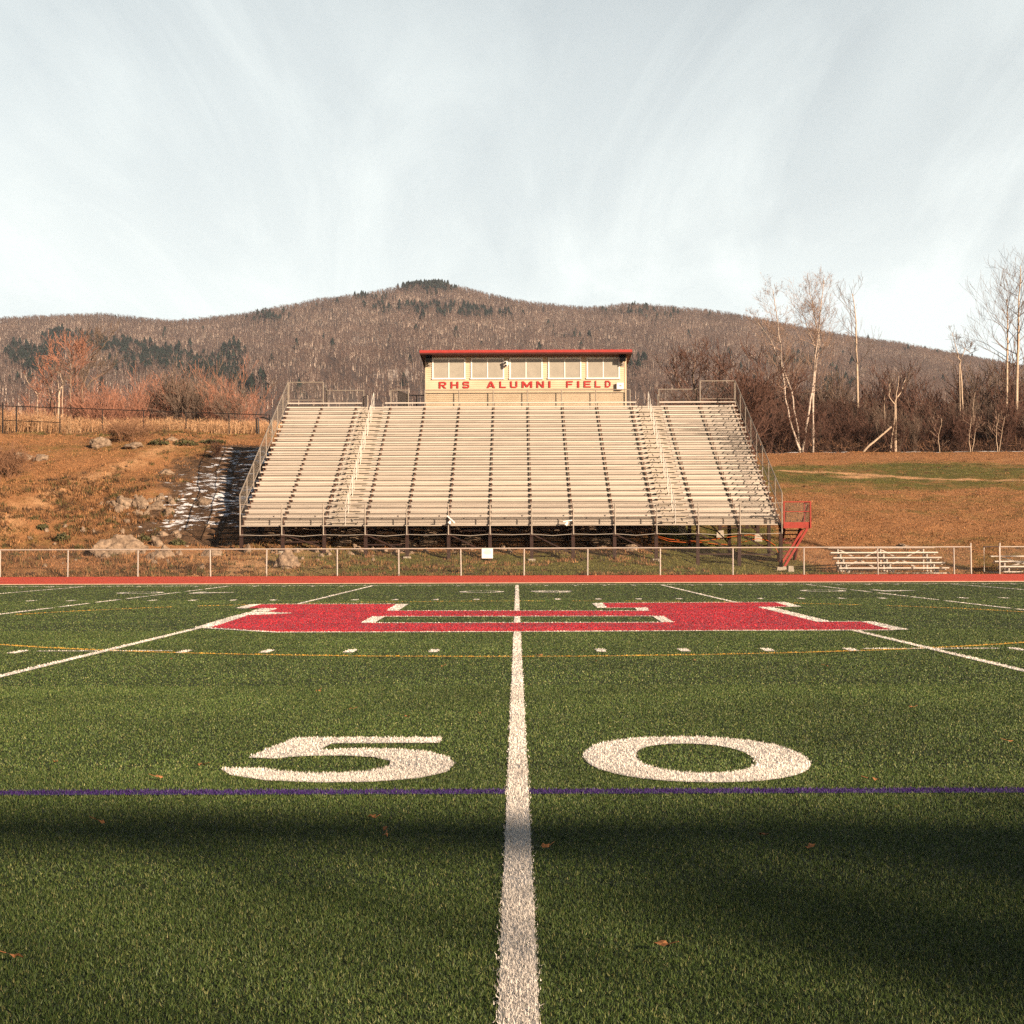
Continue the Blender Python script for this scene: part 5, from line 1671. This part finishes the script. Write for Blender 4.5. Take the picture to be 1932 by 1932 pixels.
# low shrubs on the left bank
for (px_, py_, key, sc, wid, lab) in ((-8, 905, 'bush', 1.15, .95, "dark bushy shrub at the left edge of the bank"), (18, 900, 'bush', .9, .9, "smaller brown shrub beside the dark bush at the left edge"), (222, 831, 'bush', .6, 1.5, "brown twiggy shrub on the crest left of the boulder ledge"), (247, 834, 'bush', .72, 1.4, "taller brown twiggy shrub on the crest in front of the dark fence"), (408, 867, 'low', .5, .6, "tiny dark shrub at the top of the snowy shade")):
    p = T(px_, py_); put_shrub(key, p.x, p.y, sc * 1.25, lab, "low shrubs on the left bank", wid)


def leafy_bush(c, w, h, n, mat, label, seed):
    rnd = random.Random(seed); o = empty("leafy_bush", c, label, "bush", "green bushes on the left bank"); g = MB(); st = MB()
    for _ in range(n):
        t = rnd.uniform(0, 6.28); r_ = math.sqrt(rnd.random()) * w / 2; u = rnd.random()
        hh = h * (1 - (2 * r_ / w) ** 2 * .7) * u * rnd.uniform(.7, 1.1)
        p = Vector((c.x + r_ * math.cos(t), c.y + r_ * .8 * math.sin(t), c.z + hh)); s = rnd.uniform(.05, .1)
        a = Vector((rnd.gauss(0, 1), rnd.gauss(0, 1), rnd.gauss(0, 1))).normalized() * s; b = Vector((rnd.gauss(0, 1), rnd.gauss(0, 1), rnd.gauss(0, 1))).normalized() * s
        g.quad(p, p + a, p + a + b, p + b)
    for _ in range(14):
        t = rnd.uniform(0, 6.28); st.tube([c - Vector((0, 0, .05)), c + Vector((math.cos(t) * w * .3, math.sin(t) * w * .25, h * .7))], .012, 3, cap=False)
    g.build("foliage", M[mat], o); st.build("stems", M['bark'], o)


for i, (px_, py_, w_, h_, lab) in enumerate(((300, 838, 40, 10, "green low bush on the crest left of the flat pale slab"), (350, 840, 50, 13, "widest green bush on the crest right of the flat pale slab"), (400, 836, 50, 9, "reddish green bush on the crest nearest the grandstand"), (118, 1020, 26, 14, "green bush on the lower left bank left of the largest boulder"), (272, 1022, 24, 12, "green weed clump right of the largest boulder"), (335, 1027, 28, 9, "green weed clump above the low rounded boulder"), (80, 1000, 18, 9, "small olive bush on the left bank above the fence"))):
    p = T(px_, py_); s = p.y / 3000
    leafy_bush(p, w_ * s, h_ * s, 420, 'greenbush', lab, 400 + i)

# reeds beyond the dark fence
n = 9000
pxr = -60 + rng.random(n) * 590; yr = 112.2 + rng.random(n) * 6.5
xr_ = (pxr - 975) / 3000 * yr; zr_ = terrain(xr_, yr)
hr = (1.1 + .9 * rng.random(n)) * np.interp(pxr, [-60, 40, 110, 200, 330, 480], [1.25, 1.25, 1.1, .95, .85, .75])
wr_ = .014 + .016 * rng.random(n); lx = rng.normal(.1, .16, n); lyy = rng.normal(0, .1, n)
a0 = rng.random(n) * 3.14
b0 = np.stack([xr_ - wr_ * np.cos(a0), yr - wr_ * np.sin(a0), zr_ - .05], -1); b1 = np.stack([xr_ + wr_ * np.cos(a0), yr + wr_ * np.sin(a0), zr_ - .05], -1); tp_ = np.stack([xr_ + lx * hr, yr + lyy * hr, zr_ + hr], -1)
tri = [np.stack([b0, b1, tp_], 1)]
rc = np.array([(.52, .30, .16), (.42, .22, .11), (.60, .38, .22)])[rng.integers(0, 3, n)] * (.7 + .5 * rng.random((n, 1)))
cl = [rc]
for k in range(3):
    f = .35 + .55 * rng.random(n)
    q = b0 + (tp_ - b0) * f[:, None]
    e = q + np.stack([rng.normal(.08, .16, n), rng.normal(0, .12, n), .12 + .2 * rng.random(n)], -1)
    tri.append(np.stack([q, q + np.array([[0.02, 0, .035]]), e], 1)); cl.append(rc * (.8 + .4 * rng.random((n, 1))))
tag(tri_mesh("reeds", np.concatenate(tri), M['reed'], np.concatenate(cl)), "tall dry tan reeds standing beyond the dark fence", "reeds", None, 'stuff')
# tangled undergrowth at the foot of the right thicket
n = 26000
pxr = 1380 + rng.random(n) * 610; yr = 135.2 + rng.random(n) ** 1.2 * 14
xr_ = (pxr - 975) / 3000 * yr; zr_ = terrain(xr_, yr) + rng.random(n) ** 1.5 * np.where(yr < 137, .9, 2.3)
dv = rng.normal(0, 1, (n, 3)) * np.array([[.45, .45, .55]]); dv[:, 2] = np.abs(dv[:, 2]) * .9
c0 = np.stack([xr_, yr, zr_], -1); wv = rng.normal(0, .012, (n, 3))
cl = np.array([(.10, .055, .038), (.15, .08, .05), (.06, .035, .028), (.22, .12, .07)])[rng.integers(0, 4, n)] * (.6 + .8 * rng.random((n, 1)))
tag(tri_mesh("undergrowth", np.stack([c0 - wv, c0 + wv, c0 + dv], 1), M['reed'], cl), "dark tangled undergrowth at the foot of the right thicket", "undergrowth", None, 'stuff')

# ------------------------------------------------------------------ trees outside the view that throw the long shadows
def shade_tree(x, y, H, W, dens, label, seed, bottom=.12):
    rnd = random.Random(seed)
    o = empty("evergreen_tree", (x, y, 0), label, "tree", "evergreens behind the near touchline")
    MB().tube([(x, y, -.1), (x + .1, y, H * .5), (x, y, H * .97)], [.32, .2, .04], 8, cap=False).build("trunk", M['bark'], o)
    V = []; g = MB()
    for _ in range(dens):
        u = bottom + (1 - bottom) * rnd.random() ** 1.15
        rr = W * (1 - u) ** .28 * math.sqrt(rnd.random()) * rnd.uniform(.75, 1.15)
        t = rnd.uniform(0, 6.28); s = rnd.uniform(.25, .55)
        p = Vector((x + rr * math.cos(t), y + rr * math.sin(t), H * u))
        a = Vector((math.cos(t), math.sin(t), rnd.uniform(-.5, .2))) * s; b = Vector((rnd.gauss(0, 1), rnd.gauss(0, 1), rnd.gauss(0, .5))).normalized() * s * .6
        g.quad(p, p + a * .5 - b * .5, p + a, p + a * .5 + b * .5)
    g.build("crown", M['evergreen'], o)


SUN_AZ, SUN_EL = R(42), R(18)
sdir = Vector((math.sin(SUN_AZ) * math.cos(SUN_EL), -math.cos(SUN_AZ) * math.cos(SUN_EL), math.sin(SUN_EL)))


def caster(gx, gy, dist):
    """foot of a tree whose tip's shadow falls at (gx, gy), the tree standing dist away towards the sun, and its height"""
    return gx + math.sin(SUN_AZ) * dist, gy - math.cos(SUN_AZ) * dist, dist * math.tan(SUN_EL)


for i, (gx, gy, dist, W, dn, lab) in enumerate(((.55, 6.2, 55, 2.5, 4200, "open crowned evergreen behind the camera nearest the midfield line"), (1.9, 6.6, 58, 2.8, 8500, "dense evergreen second from the midfield line behind the camera"), (3.5, 6.4, 60, 3.2, 8500, "dense evergreen farthest right behind the camera"), (1.9, 5.2, 72, 3.0, 9000, "tall dense evergreen behind the row of evergreens"), (-2.6, 6.9, 66, 3.4, 900, "thin evergreen behind the camera on the left"), (-4.6, 6.7, 62, 3.2, 800, "thinnest evergreen farthest left behind the camera"))):
    x, y, H = caster(gx, gy, dist)
    shade_tree(x, y, H, W, dn, lab, 800 + i)
# unseen board on posts, added only to cast the dark band below the numbers
bt_ = 42.0
bx_, by_ = -1.6 + math.sin(SUN_AZ) * bt_, 6.75 - math.cos(SUN_AZ) * bt_
bzt = bt_ * math.tan(SUN_EL)
sb = empty("shadow_board", (bx_, by_, 0), "long narrow board on tall posts out of view, added to cast a shadow band on the turf", "shadow board")
MB().hexa([(bx_ - 4.5, by_, bzt - .30), (bx_ + 3.2, by_, bzt - .42), (bx_ + 3.2, by_ + .06, bzt - .42), (bx_ - 4.5, by_ + .06, bzt - .30), (bx_ - 4.5, by_, bzt + .02), (bx_ + 3.2, by_, bzt - .06), (bx_ + 3.2, by_ + .06, bzt - .06), (bx_ - 4.5, by_ + .06, bzt + .02)]).build("panel", M['brownsteel'], sb)
for x in (bx_ - 4, bx_ - .5, bx_ + 3):
    MB().box(x - .05, x + .05, by_ + .07, by_ + .17, -.1, bzt - .1).build("post", M['brownsteel'], sb)
# tall bare tree far out on the right: its shadow lies across the bank and the right end of the stand
bare_tree("bare_tree", [([Vector((61, 24, 0)), Vector((61.2, 24, 12)), Vector((60.9, 24, 24)), Vector((61, 24, 33))], .62, .12)],
          "very tall bare tree far out on the right of the field", "tree", None, 'bark', 'twig_grey', 95, start=.72, nb=10, blen=(2.5, 4.5), kids=(2, 2), minr=.02)

# ------------------------------------------------------------------ haze
hz = bpy.data.materials.new("haze"); hz.use_nodes = True
hn = hz.node_tree.nodes; hn.remove(hn["Principled BSDF"])
pv = hn.new("ShaderNodeVolumePrincipled"); pv.inputs["Color"].default_value = (.72, .78, .9, 1); pv.inputs["Density"].default_value = HAZE; pv.inputs["Anisotropy"].default_value = 0.1
hz.node_tree.links.new(pv.outputs["Volume"], hn["Material Output"].inputs["Volume"])
if HAZE > 0:
    tag(MB().box(-2800, 2800, -660, 3600, -1.03, 760).build("haze", hz), "thin blue grey air veiling the far mountain", "haze", None, 'stuff')

# ------------------------------------------------------------------ light and sky
sun = bpy.data.lights.new("sun", 'SUN')
sun.energy = 5.0
sun.angle = R(.53)
sun.color = (1.0, .77, .55)
so_ = bpy.data.objects.new("sun", sun); COL.objects.link(so_)
so_.rotation_mode = 'QUATERNION'
so_.rotation_quaternion = (-sdir).to_track_quat('-Z', 'Y')
so_.location = (40, -50, 60)

W = bpy.data.worlds.new("World"); S.world = W; W.use_nodes = True
nt = W.node_tree; N = nt.nodes; L = nt.links
bg = N["Background"]
sky = N.new("ShaderNodeTexSky"); sky.sky_type = 'NISHITA'; sky.sun_disc = False
sky.sun_elevation = SUN_EL; sky.sun_rotation = math.pi - SUN_AZ
sky.air_density = .65; sky.dust_density = 1.0; sky.ozone_density = 1.0
tc = N.new("ShaderNodeTexCoord")
sep = N.new("ShaderNodeSeparateXYZ"); L.new(tc.outputs["Generated"], sep.inputs[0])


def math_node(op, a, b=None, clamp=False):
    m = N.new("ShaderNodeMath"); m.operation = op; m.use_clamp = clamp
    for i, q in enumerate((a, b)):
        if q is None: continue
        if isinstance(q, (int, float)): m.inputs[i].default_value = q
        else: L.new(q, m.inputs[i])
    return m.outputs[0]


den = math_node('ADD', math_node('MAXIMUM', sep.outputs["Z"], 0.0), .13)
cx_ = math_node('DIVIDE', sep.outputs["X"], den); cy_ = math_node('DIVIDE', sep.outputs["Y"], den)
cmb = N.new("ShaderNodeCombineXYZ"); L.new(cx_, cmb.inputs[0]); L.new(cy_, cmb.inputs[1])
mp = N.new("ShaderNodeMapping"); mp.inputs["Rotation"].default_value = (0, 0, R(-24)); mp.inputs["Scale"].default_value = (1.3, .6, 1); L.new(cmb.outputs[0], mp.inputs["Vector"])
nz = N.new("ShaderNodeTexNoise"); nz.inputs["Scale"].default_value = 1.0; nz.inputs["Detail"].default_value = 9; nz.inputs["Roughness"].default_value = .48; nz.inputs["Distortion"].default_value = .8
L.new(mp.outputs[0], nz.inputs["Vector"])
cr_ = N.new("ShaderNodeMapRange"); cr_.inputs["From Min"].default_value = .30; cr_.inputs["From Max"].default_value = .78; cr_.inputs["To Min"].default_value = 0.0; cr_.inputs["To Max"].default_value = .36
L.new(nz.outputs["Fac"], cr_.inputs["Value"])
mp2 = N.new("ShaderNodeMapping"); mp2.inputs["Rotation"].default_value = (0, 0, R(-38)); mp2.inputs["Scale"].default_value = (2.6, .6, 1); mp2.inputs["Location"].default_value = (3.1, 1.7, 0); L.new(cmb.outputs[0], mp2.inputs["Vector"])
nz2 = N.new("ShaderNodeTexNoise"); nz2.inputs["Scale"].default_value = 1.0; nz2.inputs["Detail"].default_value = 8; nz2.inputs["Roughness"].default_value = .6; nz2.inputs["Distortion"].default_value = 1.3
L.new(mp2.outputs[0], nz2.inputs["Vector"])
wisp = N.new("ShaderNodeMapRange"); wisp.inputs["From Min"].default_value = .42; wisp.inputs["From Max"].default_value = .75; wisp.inputs["To Max"].default_value = .22
L.new(nz2.outputs["Fac"], wisp.inputs["Value"])
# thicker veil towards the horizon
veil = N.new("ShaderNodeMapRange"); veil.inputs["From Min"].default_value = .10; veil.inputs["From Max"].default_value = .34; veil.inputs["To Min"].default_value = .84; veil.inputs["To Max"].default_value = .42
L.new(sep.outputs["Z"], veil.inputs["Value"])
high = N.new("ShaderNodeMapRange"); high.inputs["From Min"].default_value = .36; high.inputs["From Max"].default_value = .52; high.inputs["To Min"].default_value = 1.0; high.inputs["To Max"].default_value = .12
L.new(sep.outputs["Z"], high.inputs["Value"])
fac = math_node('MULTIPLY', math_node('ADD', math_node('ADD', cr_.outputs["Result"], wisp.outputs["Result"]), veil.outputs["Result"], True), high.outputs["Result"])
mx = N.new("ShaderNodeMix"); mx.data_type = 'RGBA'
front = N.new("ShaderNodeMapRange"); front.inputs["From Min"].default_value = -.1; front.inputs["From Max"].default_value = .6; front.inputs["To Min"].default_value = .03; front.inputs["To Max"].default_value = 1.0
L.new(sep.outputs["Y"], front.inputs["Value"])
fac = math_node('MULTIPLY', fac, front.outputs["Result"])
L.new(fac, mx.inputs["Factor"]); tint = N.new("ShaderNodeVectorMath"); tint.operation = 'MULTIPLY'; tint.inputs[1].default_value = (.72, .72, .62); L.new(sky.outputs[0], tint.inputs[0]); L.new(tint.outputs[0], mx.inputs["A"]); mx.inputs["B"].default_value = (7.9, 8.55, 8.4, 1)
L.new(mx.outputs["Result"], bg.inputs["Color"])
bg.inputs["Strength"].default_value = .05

S.view_settings.view_transform = 'Standard'
S.view_settings.look = 'None'
S.view_settings.exposure = 1.4
S.view_settings.gamma = 1
S.cycles.max_bounces = 6
S.cycles.diffuse_bounces = 3
S.cycles.use_denoising = False
